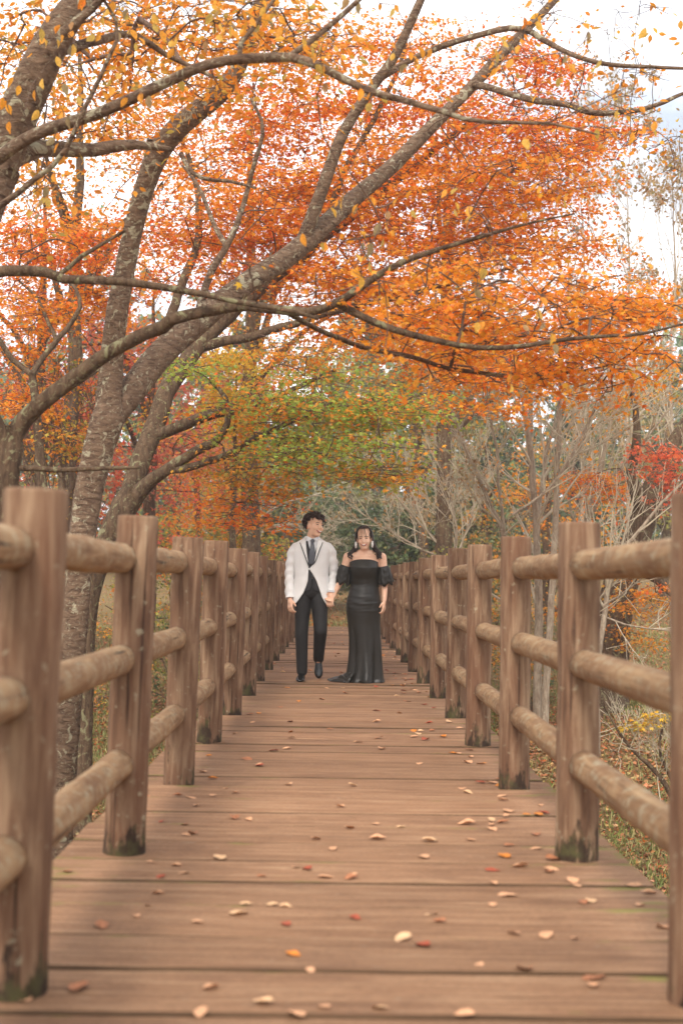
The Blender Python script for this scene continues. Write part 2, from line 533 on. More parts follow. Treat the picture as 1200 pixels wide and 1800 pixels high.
for x in (-0.78, 0.0, 0.78):
    link('beam', box_mesh('beam', x - 0.09, x + 0.09, Y0, Y1 - 0.3, -0.36, -0.066), M_BEAM, bridge)
for y in (1.2, 9.0, 16.8, 24.0):
    link('crossbeam', box_mesh('crossbeam', -0.95, 0.95, y - 0.12, y + 0.12, -0.62, -0.364), M_BEAM, bridge)
    for x in (-0.7, 0.7):
        zb = float(hgt(x + 0.045, y)) - 0.3
        if zb < -0.75:
            V, q = tubes(np.array([[(x, y, zb), (x, y, -0.63)]]), np.full((1, 2), 0.11), 12)
            link('pier', mk_mesh('pier', V, [q, np.array([range(12, 24)])]), M_BEAM, bridge)
link('abutment', box_mesh('abutment', -1.05, 1.05, Y1 - 0.25, Y1 + 0.35, -0.9, -0.075), mat_plain('abutment_stone', srgb(128, 116, 100), 0.9, 9, 0.2, 0.4), bridge)

# ------------------------------------------------------------------ log fences
PH = 1.225


def lathe_noise(name, rads, zs, sides, seed, axis='Z', amp=0.004):
    rg = np.random.default_rng(seed)
    ph = rg.uniform(0, 6.28, 6)
    V = []
    for z, r in zip(zs, rads):
        for j in range(sides):
            a = j / sides * 2 * math.pi
            rr = r * (1 + 0.022 * math.sin(2 * a + ph[0] + z) + 0.014 * math.sin(3 * a + ph[1] - 2 * z) + 0.008 * math.sin(7 * a + ph[2] + 1.5 * z)) + rg.normal(0, amp * 0.25)
            c, s = rr * math.cos(a), rr * math.sin(a)
            V.append((c, s, z) if axis == 'Z' else (c, z, s))
    k = len(zs)
    idx = np.arange(k * sides).reshape(k, sides)
    q = np.stack([idx[:-1], np.roll(idx, -1, 1)[:-1], np.roll(idx, -1, 1)[1:], idx[1:]], -1).reshape(-1, 4)
    if axis != 'Z': q = q[:, ::-1]
    caps = np.array([idx[0][::-1], idx[-1]]) if axis == 'Z' else np.array([idx[0], idx[-1][::-1]])
    return mk_mesh(name, np.array(V), [q, caps])


def post_mesh(seed):
    zs = np.array([-0.45, -0.06, 0.0, 0.1, 0.25, 0.4, 0.55, 0.7, 0.85, 1.0, 1.12, PH - 0.012, PH - 0.003, PH])
    rads = np.array([1, 1, 1.015, 1.0, 1, 0.995, 1, 1, 0.99, 1, 1, 1, 0.975, 0.94]) * 0.0765
    rads[3:11] *= 1 + np.random.default_rng(seed).normal(0, 0.012, 8)
    return lathe_noise('post', rads, zs, 26, seed)


def rail_mesh(seed, ln):
    zs = np.linspace(-ln / 2, ln / 2, 12)
    rads = 0.0535 * (1 + 0.015 * np.random.default_rng(seed).normal(size=12))
    return lathe_noise('rail', rads, zs, 20, seed, 'Y')


post_ms = [post_mesh(40 + s) for s in range(6)]
SPY = [3.335 + 1.69 * i for i in range(-2, 16)]
rail_ms = [rail_mesh(80 + s, 1.69 - 0.075) for s in range(6)]
for me in post_ms: me.materials.append(M_POST)
for me in rail_ms: me.materials.append(M_RAIL)


def fence(xc, out, label, lean):
    t = thing('log_fence', label, 'fence', (xc, 0, 0), 'log fences along the footbridge')
    for i, y in enumerate(SPY):
        o = bpy.data.objects.new('post', post_ms[RNG.integers(6)]); COL.objects.link(o); o.parent = t
        dx = RNG.normal(0, 0.006); ly = RNG.normal(0, 0.004)
        o.location = (dx, y, RNG.normal(0, 0.006))
        o.rotation_mode = 'ZYX'
        o.rotation_euler = (ly, lean + RNG.normal(0, 0.004), RNG.uniform(0, 6.28))
        o.scale = (1, 1, 1 + RNG.normal(0, 0.006))
        if i == len(SPY) - 1: continue
        for h in (0.335, 0.705, 1.07):
            r = bpy.data.objects.new('rail', rail_ms[RNG.integers(6)]); COL.objects.link(r); r.parent = t
            r.location = (out * 0.016 + RNG.normal(0, 0.003), y + 0.845, h + RNG.normal(0, 0.005))
            r.rotation_mode = 'YXZ'
            r.rotation_euler = (RNG.normal(0, 0.002), RNG.uniform(0, 6.28), 0)
    return t


fence(-0.757, -1, 'round log fence beside the leaning lichen covered trunks', 0.016)
fence(0.885, 1, 'round log fence beside the pale bare trees and twiggy shrubs', 0.001)
# ------------------------------------------------------------------ trees
PAL = {
    'orange': [((.87, .32, .028), 5), ((.84, .25, .022), 4), ((.88, .40, .045), 3), ((.80, .17, .02), 1)],
    'orangered': [((.84, .26, .028), 4), ((.78, .15, .03), 3), ((.86, .35, .035), 3)],
    'gold': [((.84, .36, .045), 4), ((.82, .28, .03), 5), ((.74, .43, .08), 2), ((.50, .36, .08), 1)],
    'red': [((.74, .15, .07), 4), ((.78, .21, .08), 3), ((.62, .11, .06), 1)],
    'pink': [((.60, .19, .12), 3), ((.56, .12, .08), 3), ((.66, .27, .13), 2)],
    'green': [((.31, .43, .07), 6), ((.42, .47, .08), 4), ((.50, .36, .06), 1), ((.72, .30, .04), 1)],
    'mixed': [((.44, .33, .06), 3), ((.74, .27, .03), 4), ((.78, .36, .05), 3), ((.30, .28, .06), 2)],
    'yellow': [((.78, .52, .06), 4), ((.70, .42, .05), 2), ((.62, .50, .10), 1)],
    'lime': [((.42, .40, .08), 3), ((.30, .30, .06), 3), ((.55, .46, .10), 2)],
    'evergreen': [((.10, .135, .06), 4), ((.14, .18, .075), 4), ((.20, .23, .095), 2)],
    'olive': [((.27, .25, .10), 4), ((.36, .30, .12), 3), ((.19, .20, .08), 3)],
    'tan': [((.46, .30, .14), 3), ((.40, .22, .09), 3), ((.34, .25, .12), 2)],
}


def pal(name, n, jit=0.14):
    cs = np.array([c for c, w in PAL[name]]); w = np.array([w for c, w in PAL[name]], float)
    i = RNG.choice(len(cs), n, p=w / w.sum())
    return np.clip(cs[i] * (1 + RNG.normal(0, jit, (n, 1))) * (1 + RNG.normal(0, jit * 0.4, (n, 3))), 0.005, 0.9)


def ground_base(p):
    return np.array([p[0], p[1], float(hgt(p[0], p[1])) - 0.05])


class Tree:
    def __init__(s, name, label, base, bark, twig, group=None, cat='tree', leaf=None):
        s.root = thing(name, label, cat, tuple(base), group)
        s.base = np.array(base, float)
        s.bark, s.twig, s.leafm = bark, twig, leaf or M_LEAF
        s.nodes, s.par, s.dia = [], [], []
        s.tw = {}          # k -> list of (pts, radii)
        s.crown = Acc()

    def limb(s, pts, name='limb', n=None, sides=12, bump=0.02, px=True, wob=0.0):
        """pts: (px,py,depth,width_px) sight-line points, or world xyz + diameter when px=False"""
        if px:
            P = np.array([[*W(a, b, d), w * d / 2400.0] for a, b, d, w in pts])
        else:
            P = np.array(pts, float)
        ln = np.linalg.norm(np.diff(P[:, :3], axis=0), axis=1).sum()
        n = n or max(6, int(ln / 0.11))
        C = catmull(P, n)
        if wob:
            w = RNG.normal(size=(n, 3)); w = (np.roll(w, 1, 0) + w + np.roll(w, -1, 0)) / 3
            C[1:-1, :3] += w[1:-1] * wob
        C[:, 3] = np.clip(C[:, 3], 0.003, None)
        V, q = tubes(C[None, :, :3] - s.base, C[None, :, 3] / 2, sides, bump)
        k = sides
        caps = np.array([np.arange(k)[::-1], np.arange(len(V) - k, len(V))])
        link(name, mk_mesh(name, V, [q, caps]), s.bark, s.root)
        for c in C[::2]:
            s.nodes.append(c[:3]); s.dia.append(c[3])
        return C

    def twigs_add(s, pts, rad):
        s.tw.setdefault(len(pts), []).append((pts, rad))

    def reach(s, targets, r_end=0.004, sag=0.0, k=5, maxr=0.03, lift=0.08):
        """grow twigs from the nearest wood to every target; later twigs fork off earlier ones"""
        T = np.asarray(targets, float)
        nodes = np.array(s.nodes)
        d0 = np.min(np.linalg.norm(T[:, None] - nodes[None], axis=2), axis=1) if len(T) * len(nodes) < 4e6 else \
            np.array([np.min(np.linalg.norm(nodes - t, axis=1)) for t in T])
        order = np.argsort(d0)
        N = np.empty((len(nodes) + len(T) * (k - 1), 3)); N[:len(nodes)] = nodes
        par = np.full(len(N), -1); cnt = len(nodes); chains = []
        inout = np.zeros(len(N))
        for ti in order:
            t = T[ti]
            dd = np.linalg.norm(N[:cnt] - t, axis=1) + 0.25 * inout[:cnt]
            j = int(np.argmin(dd)); p = N[j]
            L = np.linalg.norm(t - p)
            if L < 0.03: continue
            if par[j] >= 0:
                g = p - N[par[j]]; g = g / (np.linalg.norm(g) + 1e-9)
            else:
                g = (t - p) / L + np.array([0, 0, 0.3])
            u = np.linspace(0, 1, k)[:, None]
            mid = (p + t) / 2 + g * L * 0.16 + RNG.normal(0, 0.05 * L, 3) + np.array([0, 0, lift * L])
            C = (1 - u) ** 2 * p + 2 * u * (1 - u) * mid + u ** 2 * t
            C[1:-1] += RNG.normal(0, 0.018 * L, (k - 2, 3))
            ids = [j]
            for m in range(1, k):
                N[cnt] = C[m]; par[cnt] = ids[-1]; inout[cnt] = inout[j] + L * m / (k - 1) * 0.4; ids.append(cnt); cnt += 1
            chains.append((ids, C))
        load = np.zeros(cnt)
        for ids, C in chains: load[ids[-1]] += 1
        for i in range(cnt - 1, len(nodes) - 1, -1):
            if par[i] >= 0: load[par[i]] += load[i]
        for ids, C in chains:
            r = np.minimum(r_end * np.maximum(load[ids], 1) ** 0.42, maxr)
            r[0] = min(r[0], r[1] * 1.15)
            s.twigs_add(C, r)
        s.nodes = list(N[:cnt]); s.dia += [0.01] * (cnt - len(nodes))

    def spray(s, c, n, rad, palette, size, tmpl=LEAF_MAPLE, flat=0.16, tilt=0.5, droop=0.25, twig=True, color_to=None, mix=0):
        """a flat fan of leaves round c, as at the end of a twig"""
        tiltv = np.array([RNG.normal(0, 0.18), RNG.normal(0, 0.18), 1.0]); tiltv /= np.linalg.norm(tiltv)
        a = RNG.uniform(0, 2 * math.pi, n); rr = rad * np.sqrt(RNG.uniform(0, 1, n)) * RNG.uniform(0.75, 1.1, n)
        x = np.cos(a) * rr; y = np.sin(a) * rr
        z = RNG.normal(0, flat * rad, n) - (tiltv[0] * x + tiltv[1] * y) - droop * rr ** 2 / max(rad, 0.05)
        P = np.stack([x, y, z], 1) + c
        ax = np.stack([np.cos(a), np.sin(a), -np.full(n, 0.35)], 1) + RNG.normal(0, 0.45, (n, 3))
        nr = np.stack([np.zeros(n), np.zeros(n), np.ones(n)], 1) + RNG.normal(0, tilt, (n, 3))
        col = pal(palette, n)
        if color_to is not None and mix > 0:
            w = (RNG.random(n) < mix)[:, None]; col = np.where(w, pal(color_to, n), col)
        leaves(s.crown, P - s.base, ax, nr, size * RNG.uniform(0.6, 1.2, n), col, tmpl)
        if twig:
            for q in range(twig if twig > 1 else 3):
                b = RNG.uniform(0, 6.28); e = c + np.array([math.cos(b) * rad * 0.85, math.sin(b) * rad * 0.85, -droop * rad * 0.6])
                m = (c + e) / 2 + RNG.normal(0, 0.03, 3)
                s.twigs_add(np.array([c, m, e]), np.array([0.0035, 0.0028, 0.0015]))

    def blob(s, px, py, d, rx, ry, rd, n, palette, leaf=70, size=0.055, rad=0.42, reach=True, **kw):
        """n sprays through an ellipsoid of crown, fed by twigs from this tree's wood"""
        u = rand_dirs(n) * RNG.uniform(0.05, 1, (n, 1)) ** (1 / 2.4)
        T = np.array([W(px + a * rx, py + b * ry, d + c * rd) for a, b, c in u])
        if reach: s.reach(T)
        for t in T:
            s.spray(t, int(leaf * RNG.uniform(0.5, 1.4)), rad * RNG.uniform(0.6, 1.25), palette, size, **kw)

    def bare(s, p, dirv, length, r, level, spread=0.55, up=0.15, kids=(3, 6), shrink=0.62, minr=0.0025, leaf=None, curl=0.1):
        """recursive bare branching"""
        k = 5
        P = [np.array(p, float)]; d = np.array(dirv, float); d /= np.linalg.norm(d)
        for i in range(k - 1):
            d = d + RNG.normal(0, curl, 3) + np.array([0, 0, up * 0.25]); d /= np.linalg.norm(d)
            P.append(P[-1] + d * length / (k - 1))
        P = np.array(P); rr = np.linspace(r, max(r * 0.42, minr), k)
        s.twigs_add(P, rr)
        if level <= 0:
            if leaf and RNG.random() < leaf[2]:
                m = leaf[1]
                q = P[RNG.integers(1, k, m)] + RNG.normal(0, 0.08, (m, 3))
                leaves(s.crown, q - s.base, RNG.normal(0, 0.6, (m, 3)) - np.array([0, 0, 0.6]), rand_dirs(m), leaf[3] * RNG.uniform(0.6, 1.2, m), pal(leaf[0], m), LEAF_OVAL)
            return
        n = RNG.integers(kids[0], kids[1] + 1)
        for i in range(n):
            t = RNG.uniform(0.25, 1.0) if i else 1.0
            f = t * (k - 1); j = min(int(f), k - 2); q = P[j] + (P[j + 1] - P[j]) * (f - j)
            td = P[j + 1] - P[j]; td /= np.linalg.norm(td)
            nd_ = td + RNG.normal(0, spread, 3) + np.array([0, 0, up])
            s.bare(q, nd_, length * shrink * RNG.uniform(0.65, 1.2) * (1.1 - 0.35 * t), rr[j] * 0.62, level - 1, spread, up, kids, shrink, minr, leaf, curl)

    def done(s, crown='crown', sides=4):
        if s.tw:
            A = Acc()
            for k, lst in s.tw.items():
                P = np.array([p for p, r in lst]) - s.base; rr = np.array([r for p, r in lst])
                thick = rr[:, 0] > 0.012
                for m, sd in ((thick, 7), (~thick, sides)):
                    if m.any(): A.add(*tubes(P[m], rr[m], sd, 0.0))
            link('twigs', A.mesh('twigs'), s.twig, s.root, 'stuff')
        if s.crown.n:
            link(crown, s.crown.mesh(crown, False), s.leafm, s.root, 'stuff')
        return s.root


def along(C, n, off, rng=RNG, lo=0.1):
    """points scattered beside a limb"""
    i = rng.integers(int(len(C) * lo), len(C), n)
    return C[i, :3] + rng.normal(0, 1, (n, 3)) * np.array(off)


# ---- leaning cherry: the two-stemmed lichen-spotted trunk by the fence
b0 = ground_base(W(92, 1690, 11.3))
tB = Tree('cherry_tree', 'tall cherry tree with pale lichen spotted forked trunk leaning over the fence', b0, M_CHERRY, M_TWIG)
tr = np.array([[*b0, .36], [b0[0] + .03, b0[1], b0[2] + .35, .27]])
Pt = [(104, 1450, 11.35, 50), (126, 1150, 11.4, 48), (150, 900, 11.5, 50), (174, 790, 11.5, 54), (190, 735, 11.5, 57), (194, 705, 11.5, 42), (197, 670, 11.5, 29)]
Pw = np.array([[*W(a, b, d), w * d / 2400] for a, b, d, w in Pt])
tB.limb(np.vstack([tr, Pw]), 'trunk', px=False, sides=16, bump=0.022)
L1 = tB.limb([(190, 730, 11.5, 49), (196, 640, 11.5, 42), (204, 560, 11.4, 39), (220, 470, 11.4, 37), (240, 380, 11.3, 35), (264, 300, 11.2, 38), (288, 252, 11.1, 39), (330, 208, 11, 37), (385, 165, 10.9, 34), (422, 110, 10.8, 30), (442, 50, 10.7, 27), (475, -40, 10.6, 24), (510, -150, 10.5, 17)], sides=14)
tB.limb([(268, 300, 11.2, 25), (266, 272, 11.15, 20), (267, 244, 11.1, 17)], 'stub')
L2 = tB.limb([(186, 745, 11.5, 49), (235, 682, 11.7, 50), (290, 615, 11.9, 48), (360, 555, 12.1, 44), (430, 500, 12.3, 40), (500, 455, 12.5, 38), (560, 405, 12.7, 34), (620, 350, 12.9, 30), (690, 290, 13.1, 27), (760, 220, 13.3, 24), (830, 150, 13.5, 20), (890, 85, 13.6, 18), (950, 25, 13.8, 15), (1020, -50, 14, 12)], sides=14)
L3 = tB.limb([(528, 435, 12.6, 25), (565, 335, 12.5, 23), (600, 240, 12.4, 21), (645, 165, 12.3, 19), (692, 100, 12.2, 17), (730, 20, 12.1, 15), (765, -60, 12, 12)])
L4 = tB.limb([(832, 148, 13.45, 13), (880, 158, 13.3, 12), (940, 176, 13.2, 12), (1000, 183, 13.1, 11), (1040, 196, 13, 11), (1100, 196, 12.9, 9), (1160, 180, 12.8, 8), (1230, 150, 12.7, 5)], wob=0.01)
L5 = tB.limb([(660, 140, 12.3, 12), (740, 95, 12.1, 11), (850, 58, 11.9, 11), (920, 50, 11.8, 11), (965, 75, 11.7, 10), (1010, 98, 11.6, 9), (1080, 115, 11.5, 8), (1220, 120, 11.3, 5)], wob=0.008)
L6 = tB.limb([(318, 270, 11.05, 9), (335, 300, 10.9, 8), (368, 314, 10.8, 7), (405, 318, 10.7, 6), (450, 330, 10.6, 4)], wob=0.01)
L7 = tB.limb([(350, 540, 12.1, 13), (372, 480, 12.2, 13), (402, 425, 12.2, 12), (432, 350, 12.2, 9), (446, 285, 12.1, 8), (461, 225, 12, 7), (440, 170, 12, 4)], wob=0.01)
L8 = tB.limb([(398, 432, 12.2, 10), (372, 390, 12.3, 8), (352, 330, 12.4, 7), (320, 290, 12.5, 4)], wob=0.01)
tg = np.vstack([along(L4, 16, (.3, .4, .25)), along(L5, 16, (.3, .4, .3)), along(L2, 26, (.5, .5, .45), lo=.45), along(L1, 16, (.5, .5, .4), lo=.4), along(L3, 16, (.4, .4, .4)), along(L7, 8, (.4, .4, .3)), along(L8, 8, (.4, .4, .3))])
tB.reach(tg, 0.003, maxr=0.012)
for t in tg[:48]:
    if RNG.random() < 0.7: tB.spray(t, RNG.integers(4, 14), 0.2, 'gold', 0.075, LEAF_OVAL, flat=0.5, tilt=1.2)
for a in range(26):
    c = W(RNG.uniform(940, 1200), RNG.uniform(-10, 330), RNG.uniform(11.5, 13)); tB.reach([c], 0.003, maxr=0.01)
    tB.spray(c, RNG.integers(3, 9), 0.2, 'gold', 0.08, LEAF_OVAL, flat=0.7, tilt=1.2)
tB.done()

# ---- maple whose trunk stands out of view: long level branches over the bridge
b0 = ground_base(W(-60, 1900, 8.0))
tA = Tree('maple_tree', 'maple with long dark level branches reaching over the bridge in orange tiers', b0, M_MAPLE, M_TWIG)
tA.limb([(-62, 1930, 8.0, 95), (-45, 1500, 8, 66), (-30, 1100, 8, 54), (-8, 930, 8, 48), (10, 840, 8, 46), (18, 775, 8, 46), (20, 750, 8, 34)], 'trunk', sides=14, bump=0.03)
A1 = tA.limb([(14, 790, 8, 38), (36, 745, 8, 34), (80, 702, 7.9, 30), (120, 672, 7.9, 29), (190, 620, 7.8, 25), (250, 590, 7.7, 24), (285, 578, 7.7, 25), (305, 561, 7.6, 23), (350, 548, 7.6, 20), (420, 538, 7.6, 20), (480, 545, 7.5, 18), (540, 549, 7.5, 17), (575, 540, 7.5, 15), (615, 515, 7.4, 15), (660, 485, 7.4, 13), (720, 456, 7.3, 11), (780, 435, 7.3, 9), (850, 415, 7.2, 7), (920, 395, 7.2, 5), (1010, 375, 7.1, 3)], wob=0.006, sides=12)
A2 = tA.limb([(590, 532, 7.5, 14), (615, 545, 7.5, 14), (660, 566, 7.5, 13), (700, 580, 7.5, 12), (760, 595, 7.5, 11), (820, 608, 7.5, 10), (900, 610, 7.5, 9), (960, 602, 7.5, 8), (1040, 592, 7.5, 7), (1120, 585, 7.5, 6), (1220, 565, 7.5, 4)], wob=0.006)
A3 = tA.limb([(16, 800, 8, 34), (-30, 690, 7.9, 28), (-60, 570, 7.8, 25), (-30, 492, 7.7, 23), (0, 476, 7.6, 21), (50, 474, 7.6, 20), (75, 476, 7.6, 19), (110, 490, 7.6, 17), (200, 492, 7.5, 15), (290, 505, 7.5, 13), (350, 515, 7.5, 12), (430, 535, 7.4, 10), (500, 546, 7.4, 8), (560, 560, 7.4, 5)], wob=0.005)
A4 = tA.limb([(98, 487, 7.6, 9), (150, 445, 7.6, 8), (220, 405, 7.6, 5)], wob=0.006)
A5 = tA.limb([(18, 822, 8, 11), (60, 824, 8, 10), (110, 826, 8, 9), (190, 822, 8, 8), (246, 822, 8, 5)], wob=0.004)
A6 = tA.limb([(500, 546, 7.5, 10), (570, 585, 7.8, 9), (640, 610, 8.2, 9), (720, 628, 8.5, 8), (800, 650, 8.8, 8), (900, 660, 9, 7), (1000, 655, 9, 5), (1080, 640, 9, 3)], wob=0.008)
for (px, py, d, rx, ry, rd, n) in [(960, 560, 8.6, 240, 70, 1.0, 34), (1060, 640, 9.0, 150, 50, 0.8, 22), (860, 640, 9.0, 160, 45, 0.9, 22), (820, 500, 8.2, 180, 50, 0.9, 18), (1100, 540, 8.5, 110, 40, 0.8, 12), (700, 560, 8.2, 100, 45, .7, 8)]:
    tA.blob(px, py, d, rx, ry, rd, n, 'orange', leaf=62, size=0.05, rad=0.30, flat=0.10, tilt=0.42)
for c in along(A1, 14, (.2, .3, .15), lo=.55): tA.spray(c, 12, 0.2, 'orange', 0.05)
tA.reach(np.vstack([along(A1, 26, (.35, .4, .22), lo=.3), along(A3, 10, (.2, .3, .2), lo=.4)]), 0.002, maxr=0.006)
tA.done()

# ---- cherry of the upper left: thick limb and long arching branch with hanging golden leaves
b0 = ground_base(W(-430, 1900, 8.6))
tC = Tree('cherry_tree', 'cherry tree with thick grey limb and arching branch hung with large golden leaves', b0, M_CHERRY, M_TWIG)
tC.limb([(-420, 1830, 8.6, 150), (-380, 1300, 8.6, 110), (-290, 900, 8.5, 100), (-160, 620, 8.3, 92), (-50, 400, 8.2, 82), (0, 290, 8.2, 76)], 'trunk', sides=16)
C0 = tC.limb([(-8, 305, 8.2, 74), (30, 205, 8.1, 70), (74, 108, 8, 64), (112, 38, 8, 54), (170, -25, 8, 44), (240, -110, 8, 34)], sides=16)
C1 = tC.limb([(-70, 400, 8.1, 30), (-40, 320, 7.8, 26), (0, 276, 7.6, 24), (55, 240, 7.5, 22), (120, 215, 7.4, 22), (190, 190, 7.3, 21), (280, 150, 7.2, 20), (350, 118, 7.1, 19), (400, 105, 7, 18), (455, 102, 7, 18), (510, 100, 7, 17), (560, 115, 6.9, 15), (640, 155, 6.9, 13), (700, 172, 6.9, 12), (760, 190, 6.8, 11), (830, 210, 6.8, 9), (900, 214, 6.8, 7), (970, 218, 6.8, 5), (1050, 236, 6.8, 3)], wob=0.004)
C2 = tC.limb([(505, 101, 7, 12), (545, 72, 7, 11), (600, 26, 7, 10), (660, -30, 7, 8)], wob=0.004)
C3 = tC.limb([(420, 104, 7, 9), (424, 75, 7, 9), (450, 42, 7, 8), (495, -20, 7, 6)], wob=0.004)
C4 = tC.limb([(10, 285, 8.2, 38), (60, 260, 8.3, 33), (120, 262, 8.4, 28), (175, 263, 8.5, 24), (240, 254, 8.6, 18), (300, 262, 8.7, 9)], wob=0.01)
C5 = tC.limb([(100, 75, 8, 24), (125, 45, 7.9, 18), (165, 12, 7.9, 14), (200, -30, 7.8, 12)], wob=0.006)
C6 = tC.limb([(-30, 380, 7.8, 14), (0, 362, 7.5, 12), (60, 312, 7.4, 10), (110, 266, 7.3, 9), (150, 190, 7.2, 8), (190, 100, 7.1, 7), (208, 50, 7.1, 6), (180, -5, 7, 5)], wob=0.006)
C7 = tC.limb([(96, 90, 8, 22), (170, 72, 8.2, 16), (235, 60, 8.4, 12), (300, 100, 8.6, 9), (375, 135, 8.8, 7)], wob=0.012)
for (px, py, d, rx, ry, rd, n) in [(140, 60, 9.6, 190, 85, 1.0, 36), (330, 40, 9.5, 130, 70, 1, 24), (120, 195, 9.6, 150, 60, .8, 14), (470, 40, 9, 110, 60, .9, 16), (560, 90, 9.4, 110, 60, .9, 12), (60, 330, 9, 70, 40, .5, 4), (330, 150, 9.4, 110, 50, .8, 8)]:
    tC.blob(px, py, d, rx, ry, rd, n, 'gold', leaf=44, size=0.06, rad=0.34, tmpl=LEAF_OVAL, flat=0.45, tilt=1.0)
tC.reach(np.vstack([along(C1, 22, (.25, .3, .2), lo=.2), along(C2, 5, (.2, .2, .2))]), 0.002, maxr=0.006)
# big hanging leaves, one by one
LV = []
for sd in range(5):
    A = Acc(); rg = np.random.default_rng(300 + sd)
    V = []; nu, nv = 7, 5
    curl, fold = rg.uniform(-.5, .5), rg.uniform(.15, .55)
    for i in range(nu):
        u = i / (nu - 1); w = 0.27 * math.sin(math.pi * min(1, u ** 0.8)) ** 0.9 + 0.004
        for j in range(nv):
            v = j / (nv - 1) * 2 - 1
            V.append((v * w, u, fold * w * abs(v) + curl * u * u * 0.4 + 0.03 * math.sin(9 * u + 3 * v)))
    ix = np.arange(nu * nv).reshape(nu, nv)
    q = np.stack([ix[:-1, :-1], ix[:-1, 1:], ix[1:, 1:], ix[1:, :-1]], -1).reshape(-1, 4)
    for cname in ('gold', 'tan', 'orange'):
        LV.append((cname, mk_mesh('leaf', np.array(V), [q], np.broadcast_to(pal(cname, 1, 0.05), (nu * nv, 3)))))
for c, me in LV: me.materials.append(M_LEAF)
gold_lv = [m for c, m in LV if c == 'gold']; any_lv = [m for c, m in LV]
hang = []
for (px, py, rx, ry, d, n) in [(60, 150, 60, 60, 7.6, 16), (110, 60, 60, 40, 7.6, 16), (195, 60, 70, 50, 7.4, 18), (400, 45, 60, 40, 7, 18), (515, 50, 50, 40, 7, 16), (730, 105, 40, 25, 6.9, 12), (840, 95, 40, 40, 6.9, 14), (80, 335, 35, 35, 7.4, 14), (120, 245, 50, 30, 7.4, 8), (690, 160, 60, 30, 6.9, 8), (560, 95, 40, 30, 6.9, 8), (930, 60, 60, 60, 6.8, 10), (1060, 60, 60, 50, 6.8, 10), (930, 290, 40, 40, 6.8, 8), (1090, 210, 60, 60, 6.8, 8), (240, 160, 60, 50, 7.2, 12), (310, 120, 60, 40, 7.2, 10), (640, 20, 50, 30, 7, 9), (720, 395, 160, 110, 6.9, 26), (860, 560, 180, 90, 7.1, 26), (600, 440, 90, 70, 7.2, 10)]:
    cl = [W(px + RNG.normal(0, rx * .6), py + RNG.normal(0, ry * .6), d + RNG.normal(0, .2)) for _ in range(max(2, n // 3))]
    for i in range(n):
        hang.append(cl[i % len(cl)] + RNG.normal(0, .05, 3))
hang = np.array(hang)
tC.reach(hang, 0.0012, maxr=0.004, k=4)
for p in hang:
    o = bpy.data.objects.new('leaf', any_lv[RNG.integers(len(any_lv))] if RNG.random() < .5 else gold_lv[RNG.integers(len(gold_lv))])
    COL.objects.link(o); o.parent = tC.root
    dv = Vector((RNG.normal(0, .45), RNG.normal(0, .45), -1))
    o.location = tuple(p - tC.base)
    o.rotation_euler = (dv.to_track_quat('Y', 'Z').to_matrix() @ Matrix.Rotation(RNG.uniform(0, 6.28), 3, 'Y')).to_euler()
    sz = RNG.uniform(.045, .078); o.scale = (sz, sz, sz)
tC.done()

# ---- the big maple behind the cherry: mossy trunk, green tiers below, orange canopy above
b0 = ground_base(W(140, 1480, 14.2))
tM = Tree('maple_tree', 'big maple with mossy dark trunk, green lower tiers and wide orange canopy', b0, M_MAPLE, M_TWIG)
tM.limb(np.vstack([[*b0, .26], [*(b0 + [0.02, 0, .5]), .19], *[[*W(a, b, d), w * d / 2400] for a, b, d, w in [(154, 1100, 14.1, 30), (182, 970, 14, 36), (218, 895, 14, 46), (240, 860, 14, 40)]]]), 'trunk', px=False, sides=14, bump=0.035)
m1 = tM.limb([(216, 905, 14, 36), (248, 810, 14.2, 36), (275, 740, 14.4, 35), (300, 680, 14.6, 32), (345, 610, 14.9, 32), (410, 545, 15.2, 28), (490, 480, 15.5, 25), (570, 415, 15.8, 22), (650, 350, 16, 18), (730, 290, 16.2, 14), (830, 210, 16.4, 9)], wob=0.015, bump=0.03)
m2 = tM.limb([(232, 880, 14, 36), (268, 842, 13.9, 24), (330, 800, 13.8, 18), (380, 775, 13.7, 15), (400, 745, 13.7, 11), (396, 700, 13.7, 9), (370, 670, 13.7, 6)], wob=0.012, bump=0.03)
m3 = tM.limb([(276, 765, 14.3, 22), (320, 745, 14.2, 21), (370, 728, 14.1, 19), (430, 713, 14, 15), (500, 690, 13.9, 10), (590, 650, 13.8, 6)], wob=0.014, bump=0.03)
m4 = tM.limb([(300, 826, 13.85, 15), (360, 815, 13.8, 13), (410, 795, 13.7, 12), (460, 765, 13.6, 10), (520, 735, 13.5, 8), (600, 700, 13.4, 5)], wob=0.012)
m5 = tM.limb([(345, 610, 14.9, 20), (440, 590, 15, 16), (540, 560, 15.1, 13), (660, 530, 15.2, 10), (780, 500, 15.3, 8), (900, 470, 15.4, 5)], wob=0.02)
m6 = tM.limb([(300, 680, 14.6, 24), (290, 600, 15, 18), (320, 500, 15.4, 16), (350, 400, 15.8, 13), (340, 300, 16, 9), (300, 200, 16.2, 6)], wob=0.02)
m7 = tM.limb([(570, 415, 15.8, 14), (600, 320, 15.8, 12), (650, 220, 15.8, 10), (700, 120, 15.8, 7), (720, 40, 15.8, 4)], wob=0.02)
m8 = tM.limb([(650, 350, 16, 12), (760, 330, 15.7, 10), (870, 310, 15.4, 8), (990, 270, 15.2, 5)], wob=0.02)
kw = dict(leaf=125, size=0.062, rad=0.62, flat=0.055, tilt=0.45, droop=.12)
